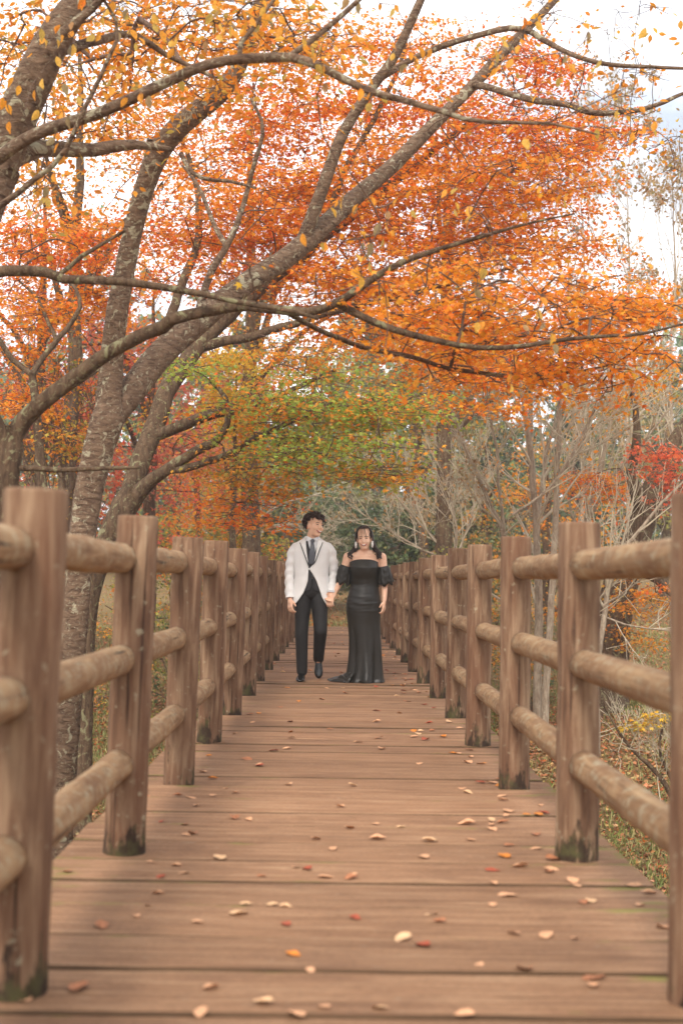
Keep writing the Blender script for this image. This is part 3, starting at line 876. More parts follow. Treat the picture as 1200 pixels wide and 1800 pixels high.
for (px, py, d, rx, ry, rd, n, pl) in [
        (420, 330, 16, 180, 130, 1.6, 42, 'orange'), (600, 300, 16, 180, 120, 1.6, 44, 'orange'), (760, 360, 16, 200, 110, 1.6, 50, 'orange'),
        (900, 300, 15.6, 180, 95, 1.5, 48, 'orange'), (1000, 240, 15.4, 100, 50, 1.1, 14, 'orangered'), (820, 200, 16, 190, 60, 1.3, 26, 'orangered'),
        (900, 120, 15.8, 110, 70, 1.0, 14, 'orangered'), (690, 130, 16, 170, 90, 1.2, 20, 'orange'), (760, 470, 15.6, 230, 70, 1.5, 44, 'orange'),
        (960, 420, 15.4, 120, 60, 1.2, 18, 'orange'), (480, 200, 16, 150, 90, 1.2, 18, 'orangered'), (560, 500, 15.8, 180, 60, 1.3, 24, 'orange'),
        (760, 590, 15.4, 240, 60, 1.4, 40, 'orange'), (430, 440, 16, 130, 80, 1.3, 24, 'orangered'), (1080, 520, 15.4, 110, 40, 1, 12, 'orange'),
        (880, 690, 14.6, 110, 50, 1, 14, 'orange'), (640, 60, 16, 200, 50, 1.0, 14, 'orange'), (330, 420, 16.4, 120, 90, 1.2, 20, 'orangered'), (300, 230, 16.5, 110, 90, 1.2, 16, 'orange'), (430, 120, 16.2, 130, 80, 1.2, 16, 'orange'), (520, 360, 16.4, 120, 80, 1.2, 14, 'orange')]:
    tM.blob(px, py, d, rx, ry, rd, int(n * 1.05), pl, **kw)
kg = dict(leaf=95, size=0.054, rad=0.5, flat=0.06, tilt=0.45, droop=.12)
for (px, py, d, rx, ry, rd, n, pl, mx_) in [(600, 775, 13.2, 140, 70, 1.2, 24, 'green', .12), (560, 690, 13.4, 150, 50, 1.1, 17, 'green', .25), (690, 730, 13.2, 80, 55, .9, 10, 'green', .25),
                                            (450, 730, 13.6, 110, 60, .9, 16, 'green', .4), (450, 830, 13.6, 90, 45, .8, 15, 'mixed', 0), 
                                            (520, 620, 14.4, 90, 35, .9, 8, 'mixed', .4), (670, 830, 13, 50, 25, .5, 6, 'mixed', 0), (330, 640, 13.6, 40, 25, .4, 4, 'green', 0), (420, 900, 13.8, 60, 40, .6, 8, 'orangered', 0)]:
    tM.blob(px, py, d, rx, ry, rd, int(n * 1.35), pl, color_to='orange', mix=mx_, **kg)
tM.done()

# ---- small crooked maple left of the cherry trunk
b0 = ground_base(W(70, 1350, 14.5))
tD = Tree('maple_tree', 'small crooked maple with thin dark twisting branches left of the cherry trunk', b0, M_MAPLE, M_TWIG)
tD.limb(np.vstack([[*b0, .16], *[[*W(a, b, d), w * d / 2400] for a, b, d, w in [(78, 1000, 14.5, 20), (70, 800, 14.5, 18), (64, 720, 14.5, 16), (56, 655, 14.5, 13)]]]), 'trunk', px=False, sides=10, bump=0.03)
d1 = tD.limb([(56, 658, 14.5, 12), (75, 630, 14.5, 11), (100, 600, 14.5, 10), (128, 565, 14.5, 9), (142, 535, 14.5, 8), (132, 505, 14.6, 6), (110, 490, 14.7, 4)], wob=0.015)
d2 = tD.limb([(56, 658, 14.5, 11), (22, 632, 14.5, 10), (0, 600, 14.5, 9), (-30, 560, 14.5, 7)], wob=0.015)
d3 = tD.limb([(100, 600, 14.5, 8), (80, 560, 14.6, 7), (60, 520, 14.8, 5), (30, 490, 15, 4)], wob=0.015)
d4 = tD.limb([(70, 720, 14.5, 9), (110, 690, 14.7, 8), (170, 650, 14.9, 6), (230, 600, 15, 4)], wob=0.02)
for (px, py, d, rx, ry, rd, n, pl) in [(90, 430, 15.5, 140, 70, 1, 34, 'orangered'), (200, 420, 15.8, 70, 50, .8, 9, 'orange'), (60, 520, 15.3, 120, 45, 1, 18, 'orange'), (180, 530, 15.6, 70, 50, .8, 12, 'orange'), (40, 690, 15, 70, 50, .8, 12, 'orange'), (20, 600, 15.2, 60, 40, .8, 8, 'orange'), (140, 770, 15, 60, 30, .6, 5, 'mixed')]:
    tD.blob(px, py, d, rx, ry, rd, n, pl, leaf=85, size=0.058, rad=0.42, flat=0.12)
tD.done()


# ---- crowns standing further back on the left bank and beyond
def crown_tree(name, label, px, d, top_px, w_px, pals, n, group=None, leaf=80, size=0.08, rad=0.6, trunk_w=0.3, low=0.35, lean=0.0, bark=None, tmpl=LEAF_TRI, leafm=None, flat=0.2, tilt=0.7, limbs=5):
    x0, y0, _ = W(px, 1020, d)
    b = np.array([x0, d, float(hgt(x0, d)) - 0.05])
    top = W(px, top_px, d)[2]; H = top - b[2]; wr = w_px * d / 2400 / 2
    t = Tree(name, label, b, bark or M_MAPLE, M_TWIG, group, leaf=leafm)
    ax = np.array([[0, 0, 0, trunk_w * 1.35], [lean * .1, 0, H * .08, trunk_w], [lean * .4, .1, H * .4, trunk_w * .75], [lean * .7, 0, H * .7, trunk_w * .45], [lean, 0, H * .95, trunk_w * .12]])
    ax[:, :3] += b
    C = t.limb(ax, 'trunk', px=False, n=18, sides=9, bump=0.03, wob=0.05)
    for i in range(limbs):
        a = RNG.uniform(0, 6.28); f = RNG.uniform(low * .8, .75); s0 = C[int(f * 17), :3]
        e = s0 + np.array([math.cos(a) * wr * .7, math.sin(a) * wr * .7, H * RNG.uniform(.1, .25)])
        t.limb([[*s0, trunk_w * .4], [*((s0 + e) / 2 + [0, 0, .1 * H * RNG.random()]), trunk_w * .25], [*e, trunk_w * .08]], px=False, n=9, sides=6, wob=0.05)
    u = rand_dirs(n) * RNG.uniform(.1, 1, (n, 1)) ** .4
    cz = b[2] + H * (low + 1) / 2; hz = H * (1 - low) / 2
    T = np.stack([b[0] + lean * .6 + u[:, 0] * wr, b[1] + u[:, 1] * wr, cz + u[:, 2] * hz], 1)
    t.reach(T, 0.006, maxr=0.05)
    for i, q in enumerate(T):
        t.spray(q, int(leaf * RNG.uniform(.6, 1.4)), rad * RNG.uniform(.6, 1.3), pals[RNG.integers(len(pals))], size, tmpl, flat=flat, tilt=tilt, twig=0)
    return t.done()


def conifer(name, label, px, d, top_px, w_px, n=2600, group=None, palette='evergreen'):
    x0, y0, _ = W(px, 1020, d)
    b = np.array([x0, d, float(hgt(x0, d)) - 0.05]); H = W(px, top_px, d)[2] - b[2]; wr = w_px * d / 2400 / 2
    t = Tree(name, label, b, M_MAPLE, M_TWIG, group, leaf=M_GREEN)
    t.limb(np.array([[*b, .45], [*(b + [0, 0, H * .5]), .28], [*(b + [0, 0, H * .98]), .04]]), 'trunk', px=False, n=10, sides=8)
    for k in range(int(46)):
        f = RNG.uniform(.06, 1) ; z = b[2] + H * f; L = wr * (1.08 - f) ** .8 * RNG.uniform(.7, 1.15); a = RNG.uniform(0, 6.28)
        dv = np.array([math.cos(a), math.sin(a), RNG.uniform(-.25, .15)])
        p0 = np.array([b[0], b[1], z]); e = p0 + dv * L
        t.twigs_add(np.array([p0, (p0 + e) / 2 + [0, 0, .08 * L], e]), np.array([.03, .02, .006]))
        m = n // 46
        s = RNG.uniform(.15, 1, m) ** .7
        P = p0 + dv * L * s[:, None] + RNG.normal(0, 1, (m, 3)) * np.array([.16, .16, .10]) * (L * .9 + .3)
        axs = dv + RNG.normal(0, .6, (m, 3)) - np.array([0, 0, .3])
        leaves(t.crown, P - t.base, axs, np.array([0, 0, 1]) + RNG.normal(0, .7, (m, 3)), .30 * RNG.uniform(.5, 1.2, m), pal(palette, m, .2), LEAF_DIA)
    return t.done()


G1 = 'autumn trees on the left bank'
crown_tree('maple_tree', 'dusky pink red maple behind the forked cherry trunk', 260, 24, 470, 420, ['pink', 'pink', 'red'], 90, G1, 110, .09, .75, .3, .3)
crown_tree('maple_tree', 'orange red maple crown high behind the cherry forks on the left bank', 60, 21, 300, 360, ['orangered', 'orange', 'pink'], 70, G1, 100, .075, .65, .3, .45)
crown_tree('maple_tree', 'bright yellow tree glowing between the maple limbs', 410, 20, 590, 100, ['yellow', 'yellow', 'yellow'], 30, G1, 80, .075, .35, .14, .72, limbs=3)
crown_tree('maple_tree', 'orange maple low beside the yellow tree on the left bank', 345, 28, 690, 150, ['orange', 'orange', 'gold'], 40, G1, 90, .09, .6, .22, .05)
crown_tree('maple_tree', 'yellow green leafy tree behind the mossy maple trunk', 310, 32, 640, 190, ['lime', 'olive', 'lime'], 60, G1, 90, .11, .7, .25, .05)
crown_tree('maple_tree', 'low orange and green maple beside the end of the left fence', 430, 26, 800, 190, ['mixed', 'orangered', 'lime', 'mixed'], 60, G1, 80, .085, .6, .2, .0)
crown_tree('maple_tree', 'rusty brown maple at the far left edge of the bank', 40, 25, 640, 260, ['mixed', 'pink', 'olive'], 50, G1, 80, .085, .65, .25, .2)
crown_tree('evergreen_shrub', 'dark green leafy shrub low behind the left fence posts', 300, 19, 1000, 130, ['olive', 'evergreen', 'lime'], 26, None, 80, .06, .35, .06, .0, limbs=3)
crown_tree('maple_shrub', 'low yellow orange maple shrub between the fence and mossy trunk', 215, 17, 960, 120, ['mixed', 'lime', 'gold'], 18, None, 60, .05, .32, .05, .1, limbs=3)

crown_tree('maple_tree', 'tall orange maple filling the gap behind the cherry forks', 430, 23, 90, 520, ['orange', 'orangered', 'gold'], 84, G1, 95, .085, .7, .35, .42)
crown_tree('maple_tree', 'wide amber orange maple arching high behind the canopy over the bridge', 780, 24, 150, 560, ['orange', 'orange', 'orangered'], 84, G1, 95, .085, .7, .35, .48)
crown_tree('maple_tree', 'tall golden orange maple behind the thick grey cherry limb', 120, 19, -40, 460, ['gold', 'gold', 'orange'], 70, G1, 80, .075, .6, .3, .6)
crown_tree('maple_tree', 'olive yellow tree standing behind the green maple tiers', 480, 33, 590, 300, ['olive', 'lime', 'evergreen', 'lime'], 70, G1, 90, .12, .75, .3, .4, lean=1.0)
crown_tree('maple_tree', 'amber tree fading to green behind the right thicket', 760, 34, 560, 280, ['mixed', 'olive', 'lime', 'olive'], 60, G1, 90, .12, .75, .3, .4, lean=-.8)
G2 = 'evergreens beyond the end of the bridge'
EG = [(420, 52, 560, 190), (500, 47, 700, 170), (560, 58, 600, 190), (610, 50, 720, 150), (660, 62, 560, 200), (720, 52, 640, 180), (790, 60, 600, 200), (860, 50, 700, 170), (930, 58, 560, 200), (350, 62, 520, 210), (270, 55, 600, 200), (1010, 52, 640, 180), (150, 56, 560, 220), (50, 60, 560, 220), (1090, 62, 560, 210), (1170, 58, 620, 190)]
for i, (px, d, tp, w) in enumerate(EG):
    conifer('evergreen_tree', 'dark green evergreen tree in the wood beyond the bridge' if i % 3 else 'paler olive green evergreen tree in the wood beyond the bridge', px, d, tp, w, 3600, G2 if i % 3 else 'olive ' + G2, 'evergreen' if i % 3 else 'olive')
for (px, d, tp, w) in [(470, 34, 880, 120), (520, 37, 850, 130), (580, 40, 840, 140), (640, 38, 850, 140), (700, 35, 860, 140), (760, 35, 840, 150), (830, 34, 850, 150), (400, 35, 860, 140)]:
    crown_tree('evergreen_shrub', 'rounded green evergreen shrub at the foot of the wood', px, d, tp, w, ['evergreen', 'olive', 'evergreen', 'evergreen'], 60, 'evergreen shrubs at the foot of the wood', 80, .12, .5, .08, .02, leafm=M_GREEN, limbs=3)


A = Acc()
n = 26000
x = RNG.uniform(-45, 45, n); y = RNG.uniform(68, 92, n)
z = hgt(x, y) + RNG.uniform(0, 1, n) * (11 + 4 * np.sin(x * .35) + 3 * np.sin(x * .9 + 1) + 1.5 * np.sin(x * 2.3))
leaves(A, np.stack([x, y, z], 1), RNG.normal(0, 1, (n, 3)), np.array([0, -.6, .6]) + RNG.normal(0, .7, (n, 3)), RNG.uniform(.4, 1.0, n), pal('evergreen', n, .25), LEAF_DIA)
o = link('far_wood', A.mesh('far_wood', False), M_GREEN, None, 'stuff')
o['label'] = 'dim green mass of far woodland closing the view'; o['category'] = 'woodland'


# ---- bare trees and twiggy shrubs
def bare_tree(label, stems, twigs, d, group=None, level=2, leaf=None, name='bare_tree', bark=None, twm=None, spread=.5, up=.18, ln=1.1):
    p = W(*stems[0][0][:3]); b = ground_base(p)
    t = Tree(name, label, b, bark or M_PALE, twm or M_TWIGPALE, group)
    for i, st in enumerate(stems):
        pts = [[*W(a, c, dd), w * .52 * dd / 2400] for a, c, dd, w in st]
        if i == 0: pts = [[*b, pts[0][3] * 1.3]] + pts
        C = t.limb(pts, 'trunk' if i == 0 else 'limb', px=False, sides=9, bump=0.025, wob=0.012)
        for k in range(twigs):
            f = RNG.uniform(.22 if i == 0 else .12, 1); j = min(int(f * len(C)), len(C) - 2)
            td = C[j + 1, :3] - C[j, :3]; td /= np.linalg.norm(td) + 1e-9
            t.bare(C[j, :3], td + RNG.normal(0, .75, 3) * [1, .8, .6] + [0, 0, .15], ln * RNG.uniform(.6, 1.3) * (1.15 - .5 * f), C[j, 3] * .22 + .002, level, spread, up, (3, 5), .62, .0028, leaf)
    return t.done()


bare_tree('slender pale grey bare tree with two upright stems behind the fence',
          [[(944, 1235, 19, 30), (946, 1100, 19, 28), (945, 1000, 19, 26), (940, 900, 19, 24), (932, 800, 19, 21), (922, 720, 19, 17), (908, 640, 19, 12), (890, 560, 19, 7)],
           [(946, 900, 19, 15), (960, 800, 19.2, 13), (985, 700, 19.3, 9), (1000, 620, 19.4, 6)]], 12, 19, None, 2, ('gold', 3, .25, .07))
bare_tree('straight pale trunk with rising branches, second of the bare trees',
          [[(958, 1230, 17.6, 26), (968, 1060, 17.6, 23), (976, 900, 17.6, 21), (980, 800, 17.6, 18), (984, 700, 17.6, 14), (990, 600, 17.6, 10), (1000, 500, 17.6, 6)],
           [(978, 840, 17.6, 12), (1020, 780, 17.4, 10), (1045, 720, 17.3, 7)],
           [(900, 905, 17, 9), (950, 872, 17, 9), (990, 825, 17, 8), (1020, 770, 17, 7), (1042, 725, 17, 4)]], 9, 18, None, 2, ('gold', 3, .2, .07))
bare_tree('pale grey bare tree leaning over the fence with forked trunk',
          [[(890, 1120, 20, 22), (888, 1000, 20, 20), (884, 935, 20, 18), (862, 885, 20, 15), (838, 835, 20, 13), (818, 785, 20, 11), (800, 735, 20, 8), (780, 680, 20, 5)],
           [(886, 950, 20, 13), (878, 860, 20, 11), (872, 780, 20, 9), (850, 700, 20, 6)]], 12, 20, None, 3, ('tan', 3, .12, .07), ln=.8)
bare_tree('pale bare tree with several fanned stems by the red maple',
          [[(1000, 1150, 21, 22), (1012, 1000, 21, 20), (1030, 920, 21, 19), (1050, 840, 21, 16), (1065, 780, 21, 13), (1080, 700, 21, 9), (1090, 620, 21, 5)],
           [(1030, 920, 21, 12), (1070, 850, 20.8, 11), (1120, 790, 20.6, 9), (1160, 740, 20.5, 7), (1200, 690, 20.4, 4)],
           [(1020, 960, 21, 10), (1000, 880, 21, 9), (1010, 800, 21, 7), (1030, 740, 21, 4)]], 12, 21, None, 2, ('gold', 3, .2, .07))
bare_tree('pale slanting bare tree reaching up beside the near right post',
          [[(1050, 1180, 17, 20), (1075, 1000, 17, 16), (1100, 960, 17, 14), (1140, 910, 17, 11), (1180, 865, 17, 8), (1230, 820, 17, 5)],
           [(1060, 1065, 17, 8), (1100, 1040, 16.8, 7), (1135, 1010, 16.6, 5), (1180, 990, 16.5, 3)],
           [(1064, 1085, 17, 7), (1110, 1100, 16.8, 6), (1180, 1110, 16.6, 3)]], 7, 17, None, 2, None)
for i, (px, d, lab) in enumerate([(1100, 31, 'tall thin bare tree with upswept twigs and few tan leaves'), (1180, 27, 'tall thin bare tree with upswept twigs and tan leaves at the edge of the wood'), (1020, 34, 'tall thin bare tree rising behind the orange maple canopy')]):
    bare_tree(lab, [[(px, 1120, d, 14), (px + 4, 850, d, 13), (px - 2, 650, d, 10), (px + 6, 480, d, 7), (px + 2, 340, d, 4), (px + 10, 230, d, 2)]], 20, d, 'tall thin bare trees', 3, ('tan', 5, .42, .1), spread=.34, up=.45, ln=2.0)
bare_tree('grey thicket of fine bare twigs arching left from behind the fence',
          [[(800, 1080, 24, 14), (790, 990, 24, 12), (755, 940, 24, 10), (715, 895, 24, 8), (680, 850, 24, 5), (650, 815, 24, 3)],
           [(795, 1010, 24, 9), (800, 920, 24, 8), (780, 840, 24, 6), (750, 780, 24, 3)],
           [(785, 985, 24, 8), (730, 960, 24, 7), (680, 930, 24, 5), (640, 905, 24, 3)],
           [(795, 1000, 24, 8), (830, 900, 24, 7), (835, 820, 24, 5)]], 11, 24, None, 3, ('tan', 2, .15, .08), name='bare_shrub', ln=1.0, spread=.42)
bare_tree('silvery bare tree with level twigs above the man',
          [[(420, 1060, 30, 14), (430, 960, 30, 12), (455, 915, 30, 10), (500, 885, 30, 7), (560, 870, 30, 4)],
           [(432, 960, 30, 8), (470, 930, 30, 7), (520, 925, 30, 5), (570, 930, 30, 3)]], 9, 30, None, 3, None, spread=.4, up=.05, ln=1.1)
bare_tree('brown leafless thicket behind the small crooked maple',
          [[(110, 1000, 17, 12), (115, 880, 17, 10), (100, 780, 17, 7), (80, 700, 17, 4)],
           [(112, 900, 17, 8), (150, 800, 17, 6), (170, 720, 17, 3)],
           [(112, 940, 17, 8), (70, 850, 17, 6), (40, 770, 17, 3)]], 16, 17, None, 3, ('mixed', 2, .2, .06), name='bare_shrub', bark=M_MAPLE, twm=M_TWIG, ln=.8)

# ---- stout leaning trunk on the right bank with red and amber leaves
b0 = ground_base(W(1060, 1230, 19))
tR = Tree('maple_tree', 'stout brown leaning maple with red sprays beyond the near right post', b0, M_MAPLE, M_TWIG)
tR.limb(np.vstack([[*b0, .7], *[[*W(a, b, d), w * d / 2400] for a, b, d, w in [(1075, 1090, 19, 64), (1100, 1000, 19, 56), (1128, 920, 19, 48), (1160, 840, 19, 40), (1200, 760, 19, 32), (1260, 660, 19, 22)]]]), 'trunk', px=False, sides=14, bump=0.05)
tR.limb([(1128, 920, 19, 26), (1110, 840, 18.8, 20), (1120, 760, 18.6, 14), (1110, 690, 18.5, 8)], wob=.02)
tR.limb([(1100, 1000, 19, 24), (1140, 1010, 18.6, 16), (1190, 1050, 18.2, 8)], wob=.02)
for (px, py, d, rx, ry, rd, n, pl) in [(1160, 810, 17.5, 60, 38, .8, 12, 'red'), (1190, 870, 17.5, 50, 25, .8, 7, 'red'), (1120, 1080, 18.4, 70, 70, .8, 16, 'gold'), (1150, 1000, 18, 40, 50, .6, 6, 'orangered'), (1080, 860, 20, 50, 60, .8, 8, 'orangered'), (1020, 850, 20.5, 60, 60, .8, 10, 'orangered'), (1120, 680, 20, 90, 60, 1, 12, 'mixed')]:
    tR.blob(px, py, d, rx, ry, rd, n, pl, leaf=75, size=0.06, rad=0.36, flat=0.13)
tR.done()
G3 = 'autumn trees on the right bank'
crown_tree('maple_tree', 'soft orange maple glimpsed behind the pale bare trunks', 960, 27, 760, 240, ['orange', 'mixed', 'gold'], 40, G3, 80, .09, .6, .25, .1)
crown_tree('maple_tree', 'olive and amber thicket tree behind the right fence', 850, 30, 760, 240, ['olive', 'mixed', 'tan', 'olive'], 44, G3, 80, .1, .6, .25, .0)
crown_tree('maple_tree', 'pale green yellow tree against the sky at the right', 1170, 36, 640, 260, ['lime', 'olive', 'tan'], 46, G3, 70, .12, .7, .3, .3)
crown_tree('maple_shrub', 'yellow olive leafy bush just behind the right fence', 800, 21, 930, 150, ['lime', 'olive', 'gold'], 26, None, 70, .06, .35, .05, .0, limbs=3)
crown_tree('maple_shrub', 'amber and green low bush between the pale trunks and the fence', 930, 20, 1040, 150, ['olive', 'gold', 'mixed', 'evergreen'], 22, None, 70, .06, .35, .05, .0, limbs=3)

# ---- shrub by the right of the bridge: bare twigs, one bright yellow spray
b0 = ground_base(W(1190, 1440, 14.0))
tS = Tree('maple_shrub', 'twiggy grey shrub with one bright yellow leaf spray below the bridge', b0, M_MAPLE, M_TWIGPALE)
s1 = tS.limb([(1190, 1420, 14, 9), (1160, 1370, 14, 9), (1120, 1330, 14, 7), (1090, 1290, 14, 5), (1060, 1240, 14, 3)], px=True, sides=7, wob=.01)
s2 = tS.limb([(1195, 1420, 14, 8), (1180, 1370, 14, 7), (1160, 1320, 14, 5), (1170, 1260, 14, 3)], px=True, sides=7, wob=.01)
s3 = tS.limb([(1205, 1420, 14, 8), (1200, 1350, 14, 6), (1210, 1240, 14, 3)], px=True, sides=7, wob=.01)
for C in (s1, s2, s3):
    for k in range(16):
        j = RNG.integers(len(C) // 3, len(C) - 1)
        tS.bare(C[j, :3], RNG.normal(0, .6, 3) + [0, 0, .6], .35, .005, 2, .5, .2, (3, 5), .65, .002)
for c in [(1110, 1275), (1130, 1265), (1150, 1258), (1165, 1255), (1140, 1272)]:
    q = W(c[0], c[1], 13.9); tS.reach([q], .003); tS.spray(q, 26, .13, 'yellow', .06, flat=.15)
tS.done()
#@@LITTER
# ------------------------------------------------------------------ leaf litter and grass on the banks
A = Acc()
def scatter(n, x0, x1, y0, y1, pw=1.0):
    x = RNG.uniform(x0, x1, n); y = y0 + (y1 - y0) * RNG.uniform(0, 1, n) ** pw
    ok = (np.abs(x - .05) > 1.15) | (y > 30.2)
    x, y = x[ok], y[ok]
    return np.stack([x, y, hgt(x, y)], 1)


P = np.vstack([scatter(56000, -9, 10, 9, 34), scatter(12000, -14, 16, 24, 44), scatter(4500, -4, 4, 30, 46), scatter(26000, 1.2, 5.5, 9, 21), scatter(20000, -5, -1.1, 9, 22)])
n = len(P); P[:, 2] += RNG.uniform(.02, .05, n)
cw = RNG.random(n)
cols = np.where((cw < .5)[:, None], pal('tan', n, .2), np.where((cw < .85)[:, None], np.array([.36, .15, .07]) * (1 + RNG.normal(0, .25, (n, 1))), np.array([.45, .12, .03]) * (1 + RNG.normal(0, .2, (n, 1)))))
leaves(A, P, rand_dirs(n) * [1, 1, .35], np.array([0, 0, 1]) + RNG.normal(0, .5, (n, 3)), RNG.uniform(.035, .075, n), np.clip(cols, .01, .9), LEAF_DIA)
o = link('leaf_litter', A.mesh('leaf_litter', False), M_LEAFDRY, None, 'stuff')
o['label'] = 'brown and tan fallen leaves covering the grassy banks'; o['category'] = 'leaf litter'

A = Acc()
P = np.vstack([scatter(80000, -9, 10, 9, 32), scatter(8000, -14, 15, 26, 42), scatter(45000, 1.2, 5.5, 9, 21), scatter(40000, -5, -1.1, 9, 22)])
pn = np.sin(P[:, 0] * 1.3 + 1) + np.sin(P[:, 1] * .9 + P[:, 0] * .5) + RNG.normal(0, .9, len(P))
P = P[pn > -.4]; n = len(P)
gc = np.where((RNG.random(n) < .6)[:, None], np.array([.21, .25, .07]), np.array([.40, .36, .15])) * (1 + RNG.normal(0, .2, (n, 1)))
BL = (np.array([(-.05, 0, 0), (.05, 0, 0), (.03, .6, .06), (0, 1, .22)]), [np.array([[0, 1, 2, 3]])])
leaves(A, P, np.array([0, 0, 1]) + RNG.normal(0, .45, (n, 3)), rand_dirs(n), RNG.uniform(.05, .15, n), np.clip(gc, .01, .8), BL)
o = link('grass', A.mesh('grass', False), M_GREEN, None, 'stuff')
o['label'] = 'short thin grass growing between fallen leaves on the banks'; o['category'] = 'grass'

# ------------------------------------------------------------------ leaves fallen on the planks, one by one
FL = []
FC = {'pale tan': (.70, .37, .20), 'sandy buff': (.72, .44, .24), 'rust brown': (.42, .17, .08), 'orange': (.66, .22, .035), 'dull red': (.40, .09, .045)}
fmats = {k: None for k in FC}
for k, c in FC.items():
    m, nn, ll = mat_new('fallen_leaf_' + k.replace(' ', '_'))
    f = noise(nn, ll, obj_coords(nn, ll, (1, 1, 1)), 5.0, 5, .6)
    rr_ = ramp(nn, [(.3, tuple(x * .62 for x in c)), (.55, c), (.75, tuple(min(.9, x * 1.2) for x in c))]); ll.new(f, rr_.inputs['Fac'])
    finish(nn, ll, rr_.outputs['Color'], .65, f, .3, .02, .25)
    fmats[k] = m
for sd in range(6):
    rg = np.random.default_rng(500 + sd); nu, nv = 9, 7
    curl, fold, tw_ = rg.uniform(.05, .45), rg.uniform(.05, .5), rg.normal(0, .2)
    V = []
    for i in range(nu):
        u = i / (nu - 1); w = .32 * math.sin(math.pi * min(1, u ** .85 * .985 + .01)) ** .75 + .006
        for j in range(nv):
            v = j / (nv - 1) * 2 - 1
            y = u - .5; x = v * w
            z = curl * (y * y) * .9 + fold * x * x * 1.8 / .32 + tw_ * x * y * 2 + .02 * math.sin(11 * u + 4 * v + sd)
            V.append((x, y, z))
    V = np.array(V); V[:, 2] -= V[:, 2].min()
    ix = np.arange(nu * nv).reshape(nu, nv)
    q = np.stack([ix[:-1, :-1], ix[:-1, 1:], ix[1:, 1:], ix[1:, :-1]], -1).reshape(-1, 4)
    for k in FC:
        me = mk_mesh('fallen_leaf', V, [q]); me.materials.append(fmats[k]); FL.append((k, me))
by = {k: [m for kk, m in FL if kk == k] for k in FC}
spots = [(140, 1740, 'rust brown', 1.5), (42, 1760, 'pale tan', 1), (370, 1740, 'pale tan', 1), (463, 1765, 'sandy buff', 1.1), (352, 1783, 'pale tan', 1), (520, 1786, 'pale tan', 1.2), (570, 1773, 'pale tan', .8), (545, 1708, 'pale tan', .8), (515, 1682, 'orange', 1), (503, 1627, 'dull red', .9), (420, 1610, 'sandy buff', 1.3), (433, 1593, 'sandy buff', .9), (478, 1594, 'sandy buff', .9), (503, 1597, 'sandy buff', .9), (347, 1623, 'pale tan', .9), (240, 1614, 'pale tan', .7), (178, 1630, 'rust brown', 1.2), (262, 1596, 'pale tan', .8), (278, 1573, 'pale tan', .9), (101, 1600, 'pale tan', 1), (323, 1537, 'pale tan', .9), (265, 1517, 'pale tan', .7), (118, 1535, 'rust brown', 1), (540, 1530, 'dull red', 1.1), (460, 1542, 'rust brown', .8), (520, 1527, 'pale tan', .8), (555, 1476, 'pale tan', 1), (327, 1470, 'pale tan', .7), (437, 1443, 'pale tan', .9), (312, 1400, 'rust brown', 1.1), (258, 1402, 'rust brown', .9), (508, 1380, 'pale tan', 1.1), (415, 1395, 'pale tan', .9), (397, 1388, 'pale tan', .7),
         (708, 1652, 'sandy buff', 1.4), (744, 1665, 'dull red', 1.2), (624, 1617, 'dull red', .8), (758, 1610, 'sandy buff', .9), (772, 1622, 'rust brown', .9), (902, 1642, 'pale tan', 1), (960, 1646, 'pale tan', 1.1), (842, 1700, 'pale tan', .7), (920, 1708, 'rust brown', 1.4), (1043, 1722, 'rust brown', 1.5), (1042, 1736, 'pale tan', .9), (816, 1786, 'pale tan', 1), (668, 1775, 'sandy buff', .9), (865, 1532, 'dull red', 1.1), (892, 1576, 'pale tan', 1.4), (867, 1555, 'pale tan', .8), (866, 1594, 'pale tan', .8), (1037, 1586, 'sandy buff', 1.2), (1025, 1590, 'rust brown', 1), (1015, 1560, 'pale tan', .7), (1115, 1559, 'pale tan', 1.1), (1140, 1572, 'pale tan', 1.1), (1165, 1634, 'pale tan', 1.2), (1125, 1593, 'pale tan', 1), (945, 1433, 'orange', 1.3), (955, 1431, 'dull red', 1.1), (925, 1434, 'orange', 1), (664, 1476, 'pale tan', 1.4), (660, 1450, 'pale tan', .9), (820, 1450, 'pale tan', 1.6), (865, 1461, 'pale tan', 1.2), (890, 1436, 'pale tan', .9), (950, 1418, 'pale tan', .8), (1010, 1652, 'pale tan', .7), (900, 1350, 'rust brown', 1.2), (915, 1388, 'dull red', 1.2), (890, 1386, 'rust brown', 1.1), (905, 1384, 'orange', 1)]
pts = []
for px, py, c, s in spots:
    p = WZ(px, py, 0); pts.append((p[0], p[1], c, .042 * s))
ck = list(FC); cwt = [.36, .16, .22, .16, .10]
for i in range(228):
    y = 4.6 + 24 * RNG.random() ** 1.6
    r = RNG.random()
    if r < .36: x = .86 - abs(RNG.normal(0, .22))
    elif r < .45: x = -.74 + abs(RNG.normal(0, .2))
    else: x = RNG.uniform(-.7, .8)
    pts.append((x, y, ck[RNG.choice(5, p=cwt)], RNG.uniform(.034, .062)))
for x, y, c, s in pts:
    if 13.1 < y < 14.5 and -.62 < x < .6: continue
    o = bpy.data.objects.new('fallen_leaf', by[c][RNG.integers(6)]); COL.objects.link(o)
    o.location = (x, y, .004); o.rotation_euler = (RNG.normal(0, .12), RNG.normal(0, .12), RNG.uniform(0, 6.28)); o.scale = (s * 1.15, s * 1.15, s * .8)
    zone = 'beside the fence of pale trees' if x > .55 else 'beside the fence of leaning trunks' if x < -.5 else 'mid deck ahead of the couple' if y < 13 else 'on planks beyond the couple'
    size = 'large' if s > .049 else 'small'
    o['label'] = f'{size} {c} fallen leaf curled {zone}' if 'deck' in zone or 'planks' in zone else f'{size} {c} fallen leaf on the planks {zone}'
    o['category'] = 'leaf'; o['group'] = f'{size} {c} leaves {zone}'
